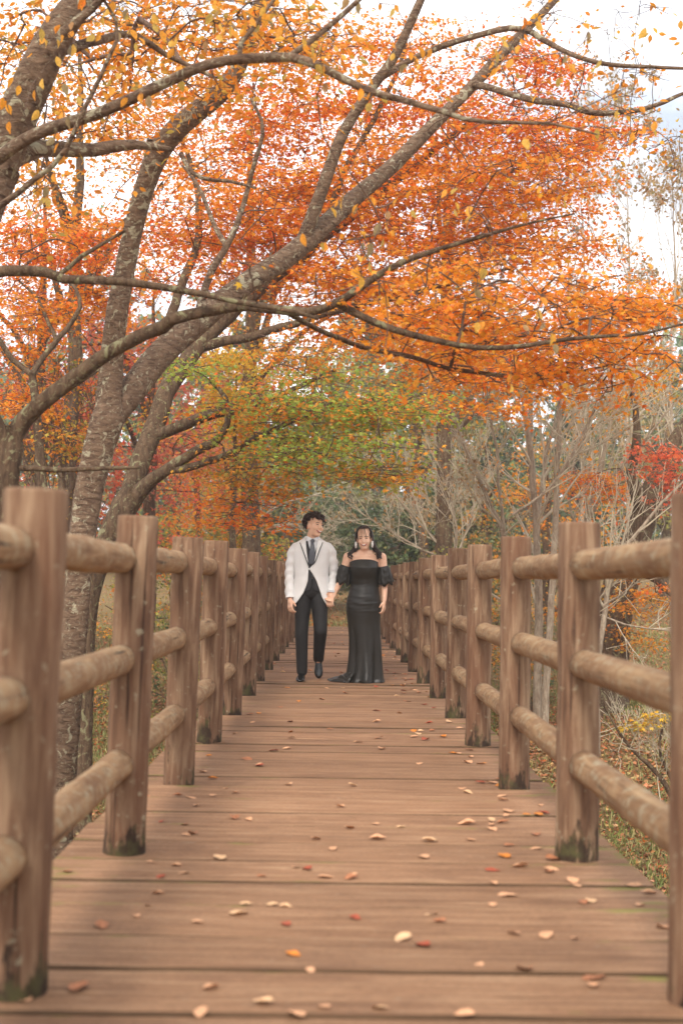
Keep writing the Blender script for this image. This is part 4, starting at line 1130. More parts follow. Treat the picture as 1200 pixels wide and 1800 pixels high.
#@@PEOPLE
# ------------------------------------------------------------------ people
def ellipsoid(c, r, n=14, rot=None):
    th = np.linspace(0, math.pi, n); ph = np.arange(n * 2) / (n * 2) * 2 * math.pi
    V = np.array([(math.sin(t) * math.cos(p), math.sin(t) * math.sin(p), math.cos(t)) for t in th for p in ph]) * np.array(r)
    if rot is not None: V = V @ np.array(rot).T
    idx = np.arange(n * n * 2).reshape(n, n * 2)
    q = np.stack([idx[:-1], idx[1:], np.roll(idx, -1, 1)[1:], np.roll(idx, -1, 1)[:-1]], -1).reshape(-1, 4)
    return V + np.array(c), q


def capsule(p0, p1, r0, r1, flat=1.0, fax=None, n=14, round_ends=True):
    p0, p1 = np.array(p0, float), np.array(p1, float)
    L = np.linalg.norm(p1 - p0); t = (p1 - p0) / L
    ref = np.array(fax if fax is not None else ((1, 0, 0) if abs(t[0]) < .8 else (0, 1, 0)), float)
    u = ref - t * ref.dot(t); u /= np.linalg.norm(u); b = np.cross(t, u)
    prof = []
    m = 5
    if round_ends:
        for i in range(m): a = -math.pi / 2 + (i + .02) / m * math.pi / 2; prof.append((math.sin(a) * r0, math.cos(a) * r0))
    else: prof.append((0, 1e-3))
    prof += [(0, r0), (L * .5, (r0 + r1) / 2), (L, r1)]
    if round_ends:
        for i in range(1, m + 1): a = (i - .02) / m * math.pi / 2; prof.append((L + math.sin(a) * r1, math.cos(a) * r1))
    else: prof.append((L, 1e-3))
    V = []
    for s, r in prof:
        for j in range(n):
            a = j / n * 2 * math.pi
            V.append(p0 + t * s + u * math.cos(a) * r * flat + b * math.sin(a) * r)
    k = len(prof); idx = np.arange(k * n).reshape(k, n)
    q = np.stack([idx[:-1], np.roll(idx, -1, 1)[:-1], np.roll(idx, -1, 1)[1:], idx[1:]], -1).reshape(-1, 4)
    caps = np.array([idx[0][::-1], idx[-1]])
    return np.array(V), q, caps


def fuse(name, pieces, voxel, mat, parent, smooth=4, factor=.5):
    """weld overlapping solids into one continuous skin"""
    A = Acc()
    for pc in pieces:
        V, q = pc[0], pc[1]
        n0 = A.n
        A.add(V, q)
        if len(pc) > 2: A.F.setdefault(pc[2].shape[1], []).append(pc[2] + n0)
    me = A.mesh(name)
    o = bpy.data.objects.new(name, me); COL.objects.link(o)
    r = o.modifiers.new('remesh', 'REMESH'); r.mode = 'VOXEL'; r.voxel_size = voxel; r.use_smooth_shade = True
    s = o.modifiers.new('smooth', 'SMOOTH'); s.iterations = smooth; s.factor = factor
    dg = bpy.context.evaluated_depsgraph_get()
    me2 = bpy.data.meshes.new_from_object(o.evaluated_get(dg))
    o.modifiers.clear(); o.data = me2; me2.name = name; bpy.data.meshes.remove(me)
    me2.materials.clear(); me2.materials.append(mat)
    me2.polygons.foreach_set('use_smooth', np.ones(len(me2.polygons), bool))
    o.parent = parent
    return o


def head_parts(Rm, c, k=1.0):
    T = lambda p: np.array(Rm) @ (np.array(p, float) * k) + np.array(c)
    E = lambda p, r: ellipsoid(T(p), np.array(r) * k, 14, Rm)
    P = [E((0, .012, .035), (.074, .092, .088)), E((0, -.020, -.03), (.063, .070, .088)), E((0, -.050, -.094), (.033, .034, .026)),
         E((0, -.02, -.08), (.05, .055, .035)),
         E((0, -.074, .016), (.048, .018, .012)), E((.036, -.064, -.036), (.022, .022, .022)), E((-.036, -.064, -.036), (.022, .022, .022)),
         E((.074, .008, -.018), (.009, .018, .031)), E((-.074, .008, -.018), (.009, .018, .031)), E((0, -.084, -.066), (.024, .014, .012))]
    P.append(capsule(T((0, -.084, .006)), T((0, -.104, -.034)), .008 * k, .0135 * k))
    return P, T


def hand_parts(w, d, pn, side, k=1.0, curl=.45, spread=.10):
    """w wrist, d pointing direction, pn the way the palm faces, side +1: thumb towards cross(d,pn)"""
    d = np.array(d, float); d /= np.linalg.norm(d); pn = np.array(pn, float); pn -= d * pn.dot(d); pn /= np.linalg.norm(pn)
    a = np.cross(d, pn) * side; w = np.array(w, float)
    P = [capsule(w - d * .03 * k, w + d * .03 * k, .025 * k, .028 * k, .8, pn)]
    for i, (off, ln) in enumerate([(.030, .070), (.010, .080), (-.010, .074), (-.029, .058)]):
        b0 = w + d * .015 * k + a * off * .6 * k; b1 = w + d * .088 * k + a * off * k
        P.append(capsule(b0, b1, .0145 * k, .0125 * k))
        dd = d + a * spread * off / .03; p = b1; L = ln * k
        for s in range(3):
            ang = curl * (s + .6)
            v = dd * math.cos(ang) + pn * math.sin(ang); v /= np.linalg.norm(v)
            e = p + v * L * (.45, .32, .23)[s]
            P.append(capsule(p, e, (.0100 - .0009 * s) * k, (.0092 - .0009 * s) * k, n=9)); p = e
    t0 = w + d * .022 * k + a * .022 * k; t1 = t0 + (d * .55 + a * .55 + pn * .35) * .048 * k; t2 = t1 + (d * .85 + a * .1 + pn * .4) * .036 * k
    P += [capsule(t0, t1, .0145 * k, .0115 * k, n=10), capsule(t1, t2, .0112 * k, .009 * k, n=10)]
    return P


def limb_parts(pts, rs, flat=1.0):
    return [capsule(pts[i], pts[i + 1], rs[i], rs[i + 1], flat) for i in range(len(pts) - 1)]


def sheet(name, rings, mat, parent, thick=.006, n=44, rows=48, xl=None, xr=None, disp=None):
    """cloth wrapped round the trunk, open in front between xl(z) and xr(z). rings: z,a,b,yc"""
    rg = np.array(rings, float); zz = np.linspace(rg[0, 0], rg[-1, 0], rows)
    V = []
    for z in zz:
        a, b, yc = [np.interp(z, rg[:, 0], rg[:, j]) for j in (1, 2, 3)]
        l = np.clip((xl(z) if xl else 0) / a, -.98, .98); r = np.clip((xr(z) if xr else 0) / a, -.98, .98)
        t0 = math.asin(r); t1 = 2 * math.pi + math.asin(l)
        for t in np.linspace(t0, t1, n):
            k = 1 + (disp(t, z) if disp else 0)
            V.append((a * k * math.sin(t), yc - b * k * math.cos(t), z))
    idx = np.arange(rows * n).reshape(rows, n)
    q = np.stack([idx[:-1, :-1], idx[:-1, 1:], idx[1:, 1:], idx[1:, :-1]], -1).reshape(-1, 4)
    o = link(name, mk_mesh(name, np.array(V), [q]), mat, parent)
    if thick:
        m = o.modifiers.new('cloth', 'SOLIDIFY'); m.thickness = thick; m.offset = 0
    return o


def pipe(name, pts, r, mat, parent, n=16, sides=6, taper=None):
    P = catmull(np.array(pts, float), n)
    rr = np.full(n, r) if taper is None else np.interp(np.linspace(0, 1, n), np.linspace(0, 1, len(taper)), taper)
    V, q = tubes(P[None], rr[None], sides)
    return link(name, mk_mesh(name, V, [q, np.array([np.arange(sides)[::-1], np.arange(len(V) - sides, len(V))])]), mat, parent)


def solid(name, pieces, mat, parent):
    A = Acc()
    for pc in pieces:
        n0 = A.n; A.add(pc[0], pc[1])
        if len(pc) > 2: A.F.setdefault(pc[2].shape[1], []).append(pc[2] + n0)
    return link(name, A.mesh(name), mat, parent)


def hair_strands(name, strands, mat, parent, sides=5):
    A = Acc()
    for P, rr in strands:
        V, q = tubes(np.array(P)[None], np.array(rr)[None], sides); A.add(V, q)
        A.F.setdefault(sides, []).append(np.array([np.arange(sides)[::-1], np.arange(len(V) - sides, len(V))]) + A.n - len(V))
    return link(name, A.mesh(name), mat, parent)


M_SKIN, n_, l_ = mat_new('skin')
f_ = noise(n_, l_, obj_coords(n_, l_, (1, 1, 1)), 30, 4)
r_ = ramp(n_, [(.3, srgb(232, 182, 152)), (.7, srgb(242, 198, 170))]); l_.new(f_, r_.inputs['Fac'])
p_ = finish(n_, l_, r_.outputs['Color'], .5, None, spec=.35)
p_.inputs['Subsurface Weight'].default_value = .12; p_.inputs['Subsurface Radius'].default_value = (.02, .008, .005); p_.inputs['Subsurface Scale'].default_value = .5
M_HAIR = mat_plain('dark_hair', srgb(52, 34, 28), .45, 40, .4, spec=.5)
M_HAIRM = mat_plain('brown_hair', srgb(58, 38, 30), .55, 40, .45, spec=.4)
M_WHITE = mat_plain('ivory_jacket_cloth', srgb(238, 236, 234), .75, 9, .03, .25, .2, sheen=.1, bdist=.012)
M_SHIRT = mat_plain('white_shirt_cloth', srgb(232, 232, 236), .7, 9, .03, .15)
M_BLACK = mat_plain('black_suit_cloth', srgb(32, 29, 29), .6, 7, .15, .6, .3, (1, 1, .5), 0, .03)
M_VEST = mat_plain('charcoal_vest_cloth', srgb(44, 42, 44), .6, 14, .12, .2)
M_TIE = mat_plain('grey_tie_silk', srgb(82, 84, 92), .4, 30, .15, .1, .5)
M_PIPE = mat_plain('black_piping', srgb(28, 28, 30), .5)
M_SHOE = mat_plain('black_polished_leather', srgb(20, 18, 18), .18, 20, .1, .05, .6)
M_SATIN = mat_plain('black_satin', srgb(32, 27, 21), .43, 6, .12, .12, .4, (1, 1, .6), 0, .02)
M_LIP = mat_plain('lip', srgb(176, 84, 78), .4)
M_TEETH = mat_plain('teeth', srgb(240, 234, 226), .3)
M_EYE = mat_plain('eye_dark', srgb(30, 22, 20), .3)
M_PEARL = mat_plain('white_beads', srgb(238, 236, 232), .3, 60, .1, .4, .5)


def face(Rm, T, k, parent, smile=1.0):
    for s in (-1, 1):
        pipe('eye', [T((s * .017, -.0865, -.002)), T((s * .029, -.0865, .002)), T((s * .041, -.078, -.002))], .003 * k, M_EYE, parent, 8, 6, [.0012, .0034, .0034, .0012])
        pipe('eyebrow', [T((s * .012, -.091, .017)), T((s * .03, -.0895, .023)), T((s * .047, -.077, .017))], .0026 * k, M_HAIR, parent, 8, 5)
    m = pipe('mouth', [T((-.030, -.076, -.055)), T((-.016, -.089, -.066)), T((0, -.094, -.070)), T((.016, -.089, -.066)), T((.030, -.076, -.055))], .006, M_LIP, parent, 13, 8, [.0025, .0075, .0098, .0075, .0025])
    pipe('teeth', [T((-.022, -.087, -.058)), T((-.012, -.0955, -.0645)), T((0, -.100, -.067)), T((.012, -.0955, -.0645)), T((.022, -.087, -.058))], .004, M_TEETH, m, 11, 7, [.001, .0045, .0058, .0045, .001])


def shoe(name, heel, toe, up, mat, parent, w=.044):
    heel, toe, up = np.array(heel, float), np.array(toe, float), np.array(up, float)
    t = toe - heel; L = np.linalg.norm(t); t /= L; up = up - t * up.dot(t); up /= np.linalg.norm(up); s = np.cross(t, up)
    prof = [(0, .026, .0, .055), (.03, .034, .0, .078), (.1, .034, .0, .083), (.35, .035, .0, .075), (.5, .040, .0, .062), (.65, .046, .0, .048), (.8, .044, .0, .038), (.92, .032, .0, .030), (1, .012, .004, .018)]
    V = []; n = 16
    for u, hw, z0, z1 in prof:
        for j in range(n):
            a = j / n * 2 * math.pi; c, sn = math.cos(a), math.sin(a)
            z = z0 + (z1 - z0) * (0.5 + 0.5 * np.sign(sn) * abs(sn) ** .6)
            V.append(heel + t * u * L + s * hw * np.sign(c) * abs(c) ** .7 * w / .044 + up * z)
    k = len(prof); idx = np.arange(k * n).reshape(k, n)
    q = np.stack([idx[:-1], np.roll(idx, -1, 1)[:-1], np.roll(idx, -1, 1)[1:], idx[1:]], -1).reshape(-1, 4)
    o = link(name, mk_mesh(name, np.array(V), [q, np.array([idx[0][::-1], idx[-1]])]), mat, parent)
    sub = o.modifiers.new('sub', 'SUBSURF'); sub.levels = sub.render_levels = 1
    return o


# ---- the man
pm = WZ(544.5, 1197, 0.0)
man = thing('person', 'person in ivory jacket and black trousers walking, head turned to the one in black dress', 'person', (pm[0], pm[1], 0))
HR = Matrix.Rotation(R(38), 3, 'Z') @ Matrix.Rotation(R(-1), 3, 'X') @ Matrix.Rotation(R(6), 3, 'Y')
HC = (.026, -.015, 1.566)
hp, HT = head_parts(HR, HC, 1.0)
sh = [(-.172, .0, 1.355), (-.217, .02, 1.095), (-.212, -.035, .845)]
sl = [(.172, .0, 1.36), (.224, .035, 1.10), (.203, -.055, .905)]
bp = hp + [capsule((0, .03, 1.40), HT((0, .015, -.07)), .058, .054)]
bp += [capsule((-.13, .01, 1.335), (.13, .01, 1.335), .045, .045), ellipsoid((0, .01, 1.22), (.14, .09, .18)), ellipsoid((0, .01, .95), (.13, .085, .14))]
sh[0] = (-.165, .005, 1.315); sl[0] = (.165, .005, 1.32)
bp += limb_parts(sh, (.036, .036, .028)) + limb_parts(sl, (.036, .036, .028))
bp += hand_parts((-.211, -.045, .822), (.05, -.18, -1), (.7, .5, 0), 1, 1.0, .55)
bp += hand_parts((.200, -.065, .885), (-.12, -.25, -1), (.35, .8, 0), -1, 1.0, .6)
LR = [(-.083, .0, .89), (-.09, -.02, .47), (-.082, .025, .085)]
LL = [(.083, .0, .89), (.098, -.075, .50), (.080, .17, .20)]
bp += limb_parts(LR, (.075, .05, .035)) + limb_parts(LL, (.075, .05, .035))
fuse('body', bp, .0055, M_SKIN, man, 3)
face(HR, HT, 1.0, man)
# hair: a cap of short curls
st = []
rg = np.random.default_rng(5)
for i in range(520):
    v = rand_dirs(1, rg)[0]
    if v[2] < -.35: continue
    if v[1] < -.25 and v[2] < .34 - .1 * rg.random(): continue
    if v[1] < .25 and v[2] < .02: continue
    p = np.array((0, .012, .034)) + v * np.array((.080, .096, .086))
    t1 = np.cross(v, rg.normal(size=3)); t1 /= np.linalg.norm(t1); ln = rg.uniform(.026, .05) * (1 - .35 * max(0, v[2]))
    pts = [p - v * .01, p + v * ln * .45 + t1 * ln * .2, p + v * ln * .75 + t1 * ln * .75, p + v * ln * .55 + t1 * ln * 1.25 - np.array([0, 0, .006])]
    st.append(([HT(q) for q in pts], [.009, .008, .0065, .003]))
hair_strands('hair', st, M_HAIRM, man)
capv, capq = ellipsoid((0, .014, .043), (.078, .096, .090), 22)
fc = capv[capq].mean(axis=1) - np.array((0, .014, .043))
keep = ~(((fc[:, 1] < -.030) & (fc[:, 2] < .036)) | ((fc[:, 1] < .03) & (fc[:, 2] < -.012)) | (fc[:, 2] < -.045))
link('hair_cap', mk_mesh('hair_cap', np.array([HT(v) for v in capv]), [capq[keep]]), M_HAIRM, man)

# clothes
JR = [(.765, .195, .135, .012), (.85, .192, .133, .012), (.95, .178, .124, .01), (1.05, .167, .117, .008), (1.12, .168, .117, .005), (1.2, .180, .121, .002), (1.28, .190, .121, 0), (1.335, .193, .114, 0.002), (1.375, .178, .104, .008), (1.405, .130, .09, .016), (1.43, .088, .072, .022), (1.452, .070, .064, .028)]
jxl = lambda z: np.interp(z, [.765, .80, .885, .95, 1.007, 1.124, 1.16, 1.25, 1.35, 1.41, 1.45], [-.165, -.132, -.076, -.05, -.034, -.028, -.03, -.042, -.056, -.06, -.058])
jxr = lambda z: np.interp(z, [.765, .80, .84, .934, 1.007, 1.07, 1.124, 1.186, 1.30, 1.41, 1.45], [.16, .135, .112, .080, .052, .016, -.022, .030, .046, .058, .058])
jd = lambda t, z: .012 * math.sin(3 * t + 9 * z) * math.sin(14 * z) * (z < 1.35)
jk = sheet('jacket', JR, M_WHITE, man, .008, 60, 70, jxl, jxr, jd)


def yfront(x, z, rings=JR, off=.006):
    rgr = np.array(rings); a, b, yc = [np.interp(z, rgr[:, 0], rgr[:, j]) for j in (1, 2, 3)]
    return yc - b * math.sqrt(max(0, 1 - min(.98, abs(x) / a) ** 2)) - off


def sleeve(name, pts, rs, mat, parent, wr=.0055, n=26, sides=18):
    P = catmull(np.hstack([np.array(pts, float), np.array(rs)[:, None]]), n)
    rr = P[:, 3]
    V, q = tubes(P[None, :, :3], rr[None], sides)
    V = V.reshape(n, sides, 3); rg2 = np.random.default_rng(3)
    ctr = P[:, None, :3]
    for i in range(n):
        for j in range(sides):
            k = 1 + (wr / rr[i]) * math.sin(i * 1.5 + 2.2 * math.sin(j / sides * 6.28) + len(name))
            V[i, j] = ctr[i, 0] + (V[i, j] - ctr[i, 0]) * k
    o = link(name, mk_mesh(name, V.reshape(-1, 3), [q, np.array([np.arange(sides)[::-1], np.arange(sides) + (n - 1) * sides])]), mat, parent)
    return o


sleeve('sleeve', [(-.118, .005, 1.345), (-.174, .004, 1.318), (-.200, .012, 1.22), (-.217, .02, 1.09), (-.217, -.008, .95), (-.212, -.037, .83)], (.050, .058, .054, .050, .047, .046), M_WHITE, jk)
sleeve('sleeve', [(.118, .005, 1.350), (.174, .004, 1.323), (.203, .018, 1.22), (.224, .035, 1.10), (.216, -.008, .99), (.203, -.055, .89)], (.050, .058, .054, .050, .047, .046), M_WHITE, jk)
for pts in ([(-.2135, -.034, .842), (-.2125, -.040, .826)], [(.204, -.052, .905), (.2015, -.060, .884)]):
    pipe('shirt_cuff', pts, .042, M_SHIRT, man, 4, 16)


def strip(name, left, right, zs, mat, parent, off, rows=14):
    """cloth lying on the chest between two edges x=left(z), right(z)"""
    V = []; n = 7
    for z in np.linspace(zs[0], zs[1], rows):
        for x in np.linspace(left(z), right(z), n):
            V.append((x, yfront(x, z, JR, off), z))
    idx = np.arange(rows * n).reshape(rows, n)
    q = np.stack([idx[:-1, :-1], idx[:-1, 1:], idx[1:, 1:], idx[1:, :-1]], -1).reshape(-1, 4)
    o = link(name, mk_mesh(name, np.array(V), [q]), mat, parent)
    m = o.modifiers.new('cloth', 'SOLIDIFY'); m.thickness = .004; m.offset = 0
    return o


# lapels with dark piping
lo = lambda z: np.interp(z, [1.146, 1.388, 1.42], [-.024, -.118, -.085])
ro = lambda z: np.interp(z, [1.146, 1.186, 1.395, 1.42], [-.01, .034, .108, .082])
strip('lapel', lo, lambda z: jxl(z) - .001, (1.147, 1.425), M_WHITE, jk, .013)
strip('lapel', lambda z: jxr(z) + .001, ro, (1.160, 1.425), M_WHITE, jk, .013)
pipe('piping', [(lo(z), yfront(lo(z), z, JR, .016), z) for z in (1.148, 1.2, 1.28, 1.34, 1.386)], .0045, M_PIPE, jk)
pipe('piping', [(ro(z), yfront(ro(z), z, JR, .016), z) for z in (1.165, 1.2, 1.28, 1.34, 1.392)], .0045, M_PIPE, jk)
solid('button', [ellipsoid((-.025, yfront(-.025, 1.124, JR, .010), 1.124), (.008, .004, .008), 8)], M_PEARL, jk)
VR = [(z, a * .93, b * .93, yc) for z, a, b, yc in JR if .84 < z < 1.41]
VR[0] = (.905, .172, .118, .012)
vx = lambda z: np.interp(z, [.9, .94, 1.21, 1.25, 1.40], [.03, .002, .002, .014, .052])
ve = sheet('waistcoat', VR, M_VEST, man, .005, 50, 44, lambda z: -vx(z) - .0 + .012, lambda z: vx(z) + .012)
for z in (1.18, 1.11, 1.04, .97):
    solid('button', [ellipsoid((.02, yfront(.02, z, VR, .005), z), (.006, .003, .006), 8)], M_PIPE, ve)
SR = [(z, a * .88, b * .88, yc) for z, a, b, yc in JR if 1.0 < z < 1.44]
sheet('shirt', SR, M_SHIRT, man, .003, 40, 30)
for s in (-1, 1):   # collar wings
    V = np.array([(s * .004 + .01, -.058, 1.428), (s * .050 + .008, -.035, 1.452), (s * .062 + .004, -.005, 1.456), (s * .045 + .008, -.070, 1.398), (s * .058 + .006, -.040, 1.425)])
    link('collar', mk_mesh('collar', V, [np.array([[0, 1, 4, 3][::s]]), np.array([[1, 2, 4][::s]])], smooth=False), M_SHIRT, man).modifiers.new('c', 'SOLIDIFY').thickness = .005
tw = lambda z: np.interp(z, [1.17, 1.25, 1.30, 1.385, 1.40, 1.42], [.034, .033, .029, .015, .018, .021])
strip('tie', lambda z: .006 - tw(z), lambda z: .006 + tw(z), (1.17, 1.422), M_TIE, man, -.004, 20)
solid('tie_knot', [ellipsoid((.008, yfront(.008, 1.405, JR, .006), 1.407), (.021, .012, .02), 10)], M_TIE, man)
tp = [ellipsoid((0, .012, .905), (.158, .112, .10)), capsule((-.06, .012, .96), (.06, .012, .96), .1, .1)]
tp += [capsule((-.080, .005, .88), (-.090, -.018, .48), .090, .066), capsule((-.090, -.018, .48), (-.081, .020, .095), .066, .055, round_ends=True)]
tp += [capsule((.080, .005, .88), (.099, -.070, .505), .090, .068), capsule((.099, -.070, .505), (.081, .160, .235), .068, .056), capsule((.081, .160, .235), (.081, .19, .215), .056, .056)]
solid('sock', [capsule((.081, .165, .235), (.080, .235, .185), .040, .036)], M_BLACK, man)
fuse('trousers', tp, .007, M_BLACK, man, 5)
shoe('shoe', (-.078, .065, .002), (-.098, -.215, .002), (0, 0, 1), M_SHOE, man)
shoe('shoe', (.079, .262, .225), (.086, .165, .008), (0, -.85, .45), M_SHOE, man)

man.scale = (.99, .99, .985)

# ---- the woman
pw = WZ(638.0, 1199, 0.0)
wom = thing('person', 'person in long off shoulder black satin dress with white earrings, holding hands', 'person', (pw[0], pw[1], 0))
HW = Matrix.Rotation(R(-6), 3, 'Z') @ Matrix.Rotation(R(2), 3, 'X') @ Matrix.Rotation(R(-3), 3, 'Y')
HWC = (-.008, -.02, 1.446)
KW = .97
hp, HT = head_parts(HW, HWC, KW)
clasp = pm + np.array([.185, -.07, .835]) - pw
bp = hp + [capsule((0, .015, 1.285), HT((0, .015, -.07)), .048, .046)]
bp += [capsule((-.145, .01, 1.262), (.15, .01, 1.262), .047, .047), capsule((-.05, .01, 1.29), (.055, .01, 1.29), .045, .045), ellipsoid((0, .0, 1.19), (.142, .088, .10)), ellipsoid((0, .0, 1.0), (.115, .08, .16)), ellipsoid((-.005, .01, .82), (.15, .10, .14))]
aw = [(-.168, .01, 1.258), (-.232, .02, 1.02), tuple(clasp + np.array([.052, .01, .075]))]
bw = [(.172, .01, 1.258), (.205, .03, 1.02), (.200, -.02, .83)]
bp += limb_parts(aw, (.048, .036, .025)) + limb_parts(bw, (.048, .036, .025))
bp += hand_parts(clasp + np.array([.048, .006, .068]), (-.55, -.12, -.8), (-.3, -.8, .2), 1, .9, .6)
bp += hand_parts((.199, -.026, .82), (-.02, -.1, -1), (-.8, .3, 0), -1, .9, .45)
bp += limb_parts([(-.07, .01, .8), (-.06, 0, .45), (-.06, .02, .06)], (.08, .05, .035)) + limb_parts([(.07, .01, .8), (.06, 0, .45), (.06, .02, .06)], (.08, .05, .035))
fuse('body', bp, .0055, M_SKIN, wom, 3)
face(HW, HT, KW, wom)
DR = np.array([  # z, left, right, half depth, y centre
    (0.004, -.200, .205, .22, .03), (.03, -.172, .200, .20, .03), (.10, -.150, .194, .175, .02), (.20, -.141, .186, .15, .01), (.30, -.138, .180, .135, .005), (.45, -.146, .172, .125, 0), (.58, -.162, .167, .125, 0),
    (.68, -.176, .166, .130, 0), (.735, -.180, .169, .131, 0), (.80, -.177, .169, .130, 0), (.86, -.166, .160, .124, 0), (.92, -.150, .148, .112, 0), (.98, -.139, .137, .101, 0), (1.04, -.138, .131, .102, -.005),
    (1.10, -.144, .134, .118, -.012), (1.155, -.149, .138, .124, -.014), (1.20, -.150, .138, .108, -.006), (1.235, -.150, .137, .094, 0)])
rows, n = 150, 128
V = []
rg3 = np.random.default_rng(8)
for i in range(rows):
    u = i / (rows - 1); z0 = .004 + (1.231) * u
    for j in range(n):
        t = j / n * 2 * math.pi
        front = math.cos(t)            # 1 in front (-y)
        z = z0 if z0 < 1.1 else 1.1 + (z0 - 1.1) * (1 - .22 * abs(math.sin(t)) ** 3 - .25 * max(0, -front))
        l, r_, b, yc = [np.interp(z, DR[:, 0], DR[:, k]) for k in (1, 2, 3, 4)]
        cx, a = (l + r_) / 2, (r_ - l) / 2
        k = 1.0
        w = max(0, (.66 - z) / .66)
        k += w ** 1.1 * (.12 * math.sin(5 * t + 1.2 + 2.2 * z) + .07 * math.sin(8 * t - 3.0 * z) + .03 * math.sin(13 * t + 2))
        rch = math.exp(-((z - .80) / .09) ** 2) * 1.2 + math.exp(-((z - 1.0) / .08) ** 2) * .8
        k += rch * (.006 * math.sin(z * 95 + 2.3 * math.sin(t * 1.0 + .6) + 1.2 * math.cos(2 * t)) + .006 * math.sin(z * 170 - 3 * math.sin(t)) * math.sin(2 * t + 1))
        k += .010 * math.exp(-((z - .712) / .007) ** 2) + .007 * math.exp(-((z - 1.075) / .006) ** 2)
        V.append((cx + a * k * math.sin(t), yc - b * k * math.cos(t), z))
idx = np.arange(rows * n).reshape(rows, n)
q = np.stack([idx[:-1], np.roll(idx, -1, 1)[:-1], np.roll(idx, -1, 1)[1:], idx[1:]], -1).reshape(-1, 4)
dr = link('dress', mk_mesh('dress', np.array(V), [q]), M_SATIN, wom)
# train pooling on the planks to one side and behind
V = []; nu, nv = 26, 70
for i in range(nu):
    u = i / (nu - 1)
    for j in range(nv):
        v = j / (nv - 1); t = R(-38) - v * R(150)          # front-left round to the back
        ext = (.03 + .17 * math.exp(-((v - .42) / .22) ** 2) + .22 * math.exp(-((v - .9) / .25) ** 2) + .05 * math.exp(-((v - .05) / .08) ** 2)) * (1 + .12 * math.sin(9 * v * 3.1))
        ll = np.interp(.04, DR[:, 0], DR[:, 1]); rr_ = .19
        rx = .168 + ext * u; ry = .185 + ext * u
        h = .055 * (1 - u) ** 1.3 + .018 * (1 - .6 * u) * (1 + math.sin(23 * v + 3 * u)) * .8 + .008 * (1 + math.sin(14 * u + 9 * v)) * (1 - u) + .004
        V.append((.0 + rx * math.sin(t), .03 - ry * math.cos(t), max(h if u < .97 else .004, .004)))
idx = np.arange(nu * nv).reshape(nu, nv)
q = np.stack([idx[:-1, :-1], idx[:-1, 1:], idx[1:, 1:], idx[1:, :-1]], -1).reshape(-1, 4)
link('train', mk_mesh('train', np.array(V), [q]), M_SATIN, dr)


def puff(pts, rs, parent, seed):
    n_, sd = 26, 48
    P = catmull(np.hstack([np.array(pts, float), np.array(rs)[:, None]]), n_)
    V, q = tubes(P[None, :, :3], P[None, :, 3], sd); V = V.reshape(n_, sd, 3)
    for i in range(n_):
        f = i / (n_ - 1)
        for j in range(sd):
            a = j / sd * 6.283
            k = 1 + .10 * math.sin(9 * a + seed + 1.2 * f) * (.35 + .65 * f) + .06 * math.sin(14 * a - 3 * f) + .022 * math.sin(19 * f + 3 * math.sin(a * 2 + seed))
            V[i, j] = P[i, :3] + (V[i, j] - P[i, :3]) * k
            V[i, j, 2] += .016 * f * math.sin(5 * a + seed)
    o = link('sleeve', mk_mesh('sleeve', V.reshape(-1, 3), [q]), M_SATIN, parent)
    o.modifiers.new('c', 'SOLIDIFY').thickness = .004


puff([(-.188, .012, 1.165), (-.198, .013, 1.13), (-.206, .016, 1.07), (-.214, .018, 1.01), (-.216, .018, .985)], (.048, .060, .067, .072, .066), dr, 1.0)
puff([(.185, .012, 1.165), (.192, .013, 1.13), (.200, .016, 1.07), (.208, .02, 1.01), (.212, .022, .985)], (.048, .060, .067, .074, .070), dr, 2.3)
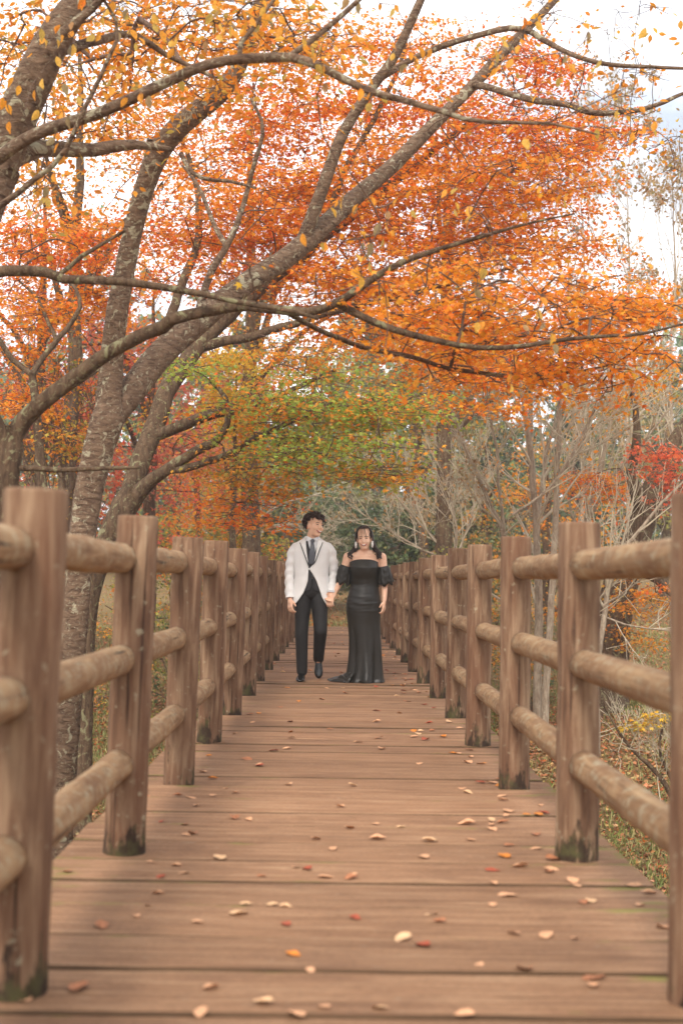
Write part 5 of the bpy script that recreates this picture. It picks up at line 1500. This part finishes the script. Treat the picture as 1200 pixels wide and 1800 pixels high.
# hair
capv, capq = ellipsoid((0, .014, .040), (.080, .099, .093), 24)
fc = capv[capq].mean(axis=1) - np.array((0, .014, .04))
keep = ~(((fc[:, 1] < -.028) & (fc[:, 2] < .062) & (abs(fc[:, 0]) < .064)) | (fc[:, 2] < -.075))
hc = link('hair_cap', mk_mesh('hair_cap', np.array([HT(v) for v in capv]), [capq[keep]]), M_HAIR, wom)
st = []
rg = np.random.default_rng(9)
for i in range(260):
    s = -1 if i % 2 else 1
    a = rg.uniform(R(-2), R(95)); y = -.018 + .085 * math.sin(a) + rg.normal(0, .006); xo = math.cos(a) * .022
    top = np.array((s * rg.uniform(.0, .02), y * .5 + .01, .132)); wv = rg.uniform(0, 6.28); ln = rg.uniform(.85, 1.1)
    pts = [top, (s * (.052 + xo * .6), y * .8, .10), (s * (.074 + xo * .45), y, .04), (s * (.080 + xo * .5 + .006 * math.sin(wv)), y + .006, -.03), (s * (.084 + xo + .010 * math.sin(wv + 1.5)), y + .004, -.09 * ln),
           (s * (.104 + xo * 1.3 + .014 * math.sin(wv + 3)), y - .018, -.140 * ln), (s * (.112 + xo * 2.0 + .022 * math.sin(wv + 4.5)), y - .030 + .02 * math.cos(wv), -.175 * ln), (s * (.100 + xo * 2.2 + .024 * math.sin(wv + 6)), y - .03 + .02 * math.sin(wv), -.20 * ln)]
    P = catmull(np.array(pts), 12)
    st.append(([HT(q_) for q_ in P], np.linspace(.0085, .004, 12)))
for i in range(8):      # wispy fringe
    x = rg.choice([-1, 1]) * rg.uniform(.006, .055)
    pts = [(x * .3, -.045, .128), (x * .8, -.088, .085), (x * 1.05, -.096, .045), (x * 1.2, -.09, .02 - abs(x) * .5 + rg.normal(0, .006))]
    P = catmull(np.array(pts), 8); st.append(([HT(q_) for q_ in P], np.linspace(.0022, .0007, 8)))
hair_strands('hair', st, M_HAIR, wom)
for s in (-1, 1):
    e0 = HT((s * .085, -.034, -.035))
    pcs = []
    for k in range(14):
        f = k / 13; pcs.append(ellipsoid(e0 + np.array([s * .004 * math.sin(k * 2.1), .003 * math.cos(k * 1.7) - .01, -f * .058]), np.full(3, .004 + .006 * math.sin(math.pi * min(1, f * .8 + .15))), 7))
    solid('earring', pcs, M_PEARL, wom)

wom.scale = (.985, .985, .98)

# ------------------------------------------------------------------ soft autumn haze
hz = box_mesh('haze', -420, 420, -215, 435, -14, 27, 0)
hm = bpy.data.materials.new('haze'); hm.use_nodes = True
hm.node_tree.nodes.clear()
pv = hm.node_tree.nodes.new('ShaderNodeVolumePrincipled')
pv.inputs['Color'].default_value = (0.95, 0.93, 0.90, 1); pv.inputs['Density'].default_value = 0.0016; pv.inputs['Anisotropy'].default_value = 0.0
ho = hm.node_tree.nodes.new('ShaderNodeOutputMaterial'); hm.node_tree.links.new(pv.outputs['Volume'], ho.inputs['Volume'])
o = link('haze', hz, hm, None, 'stuff')
o['label'] = 'thin pale haze hanging through the whole wood'; o['category'] = 'haze'
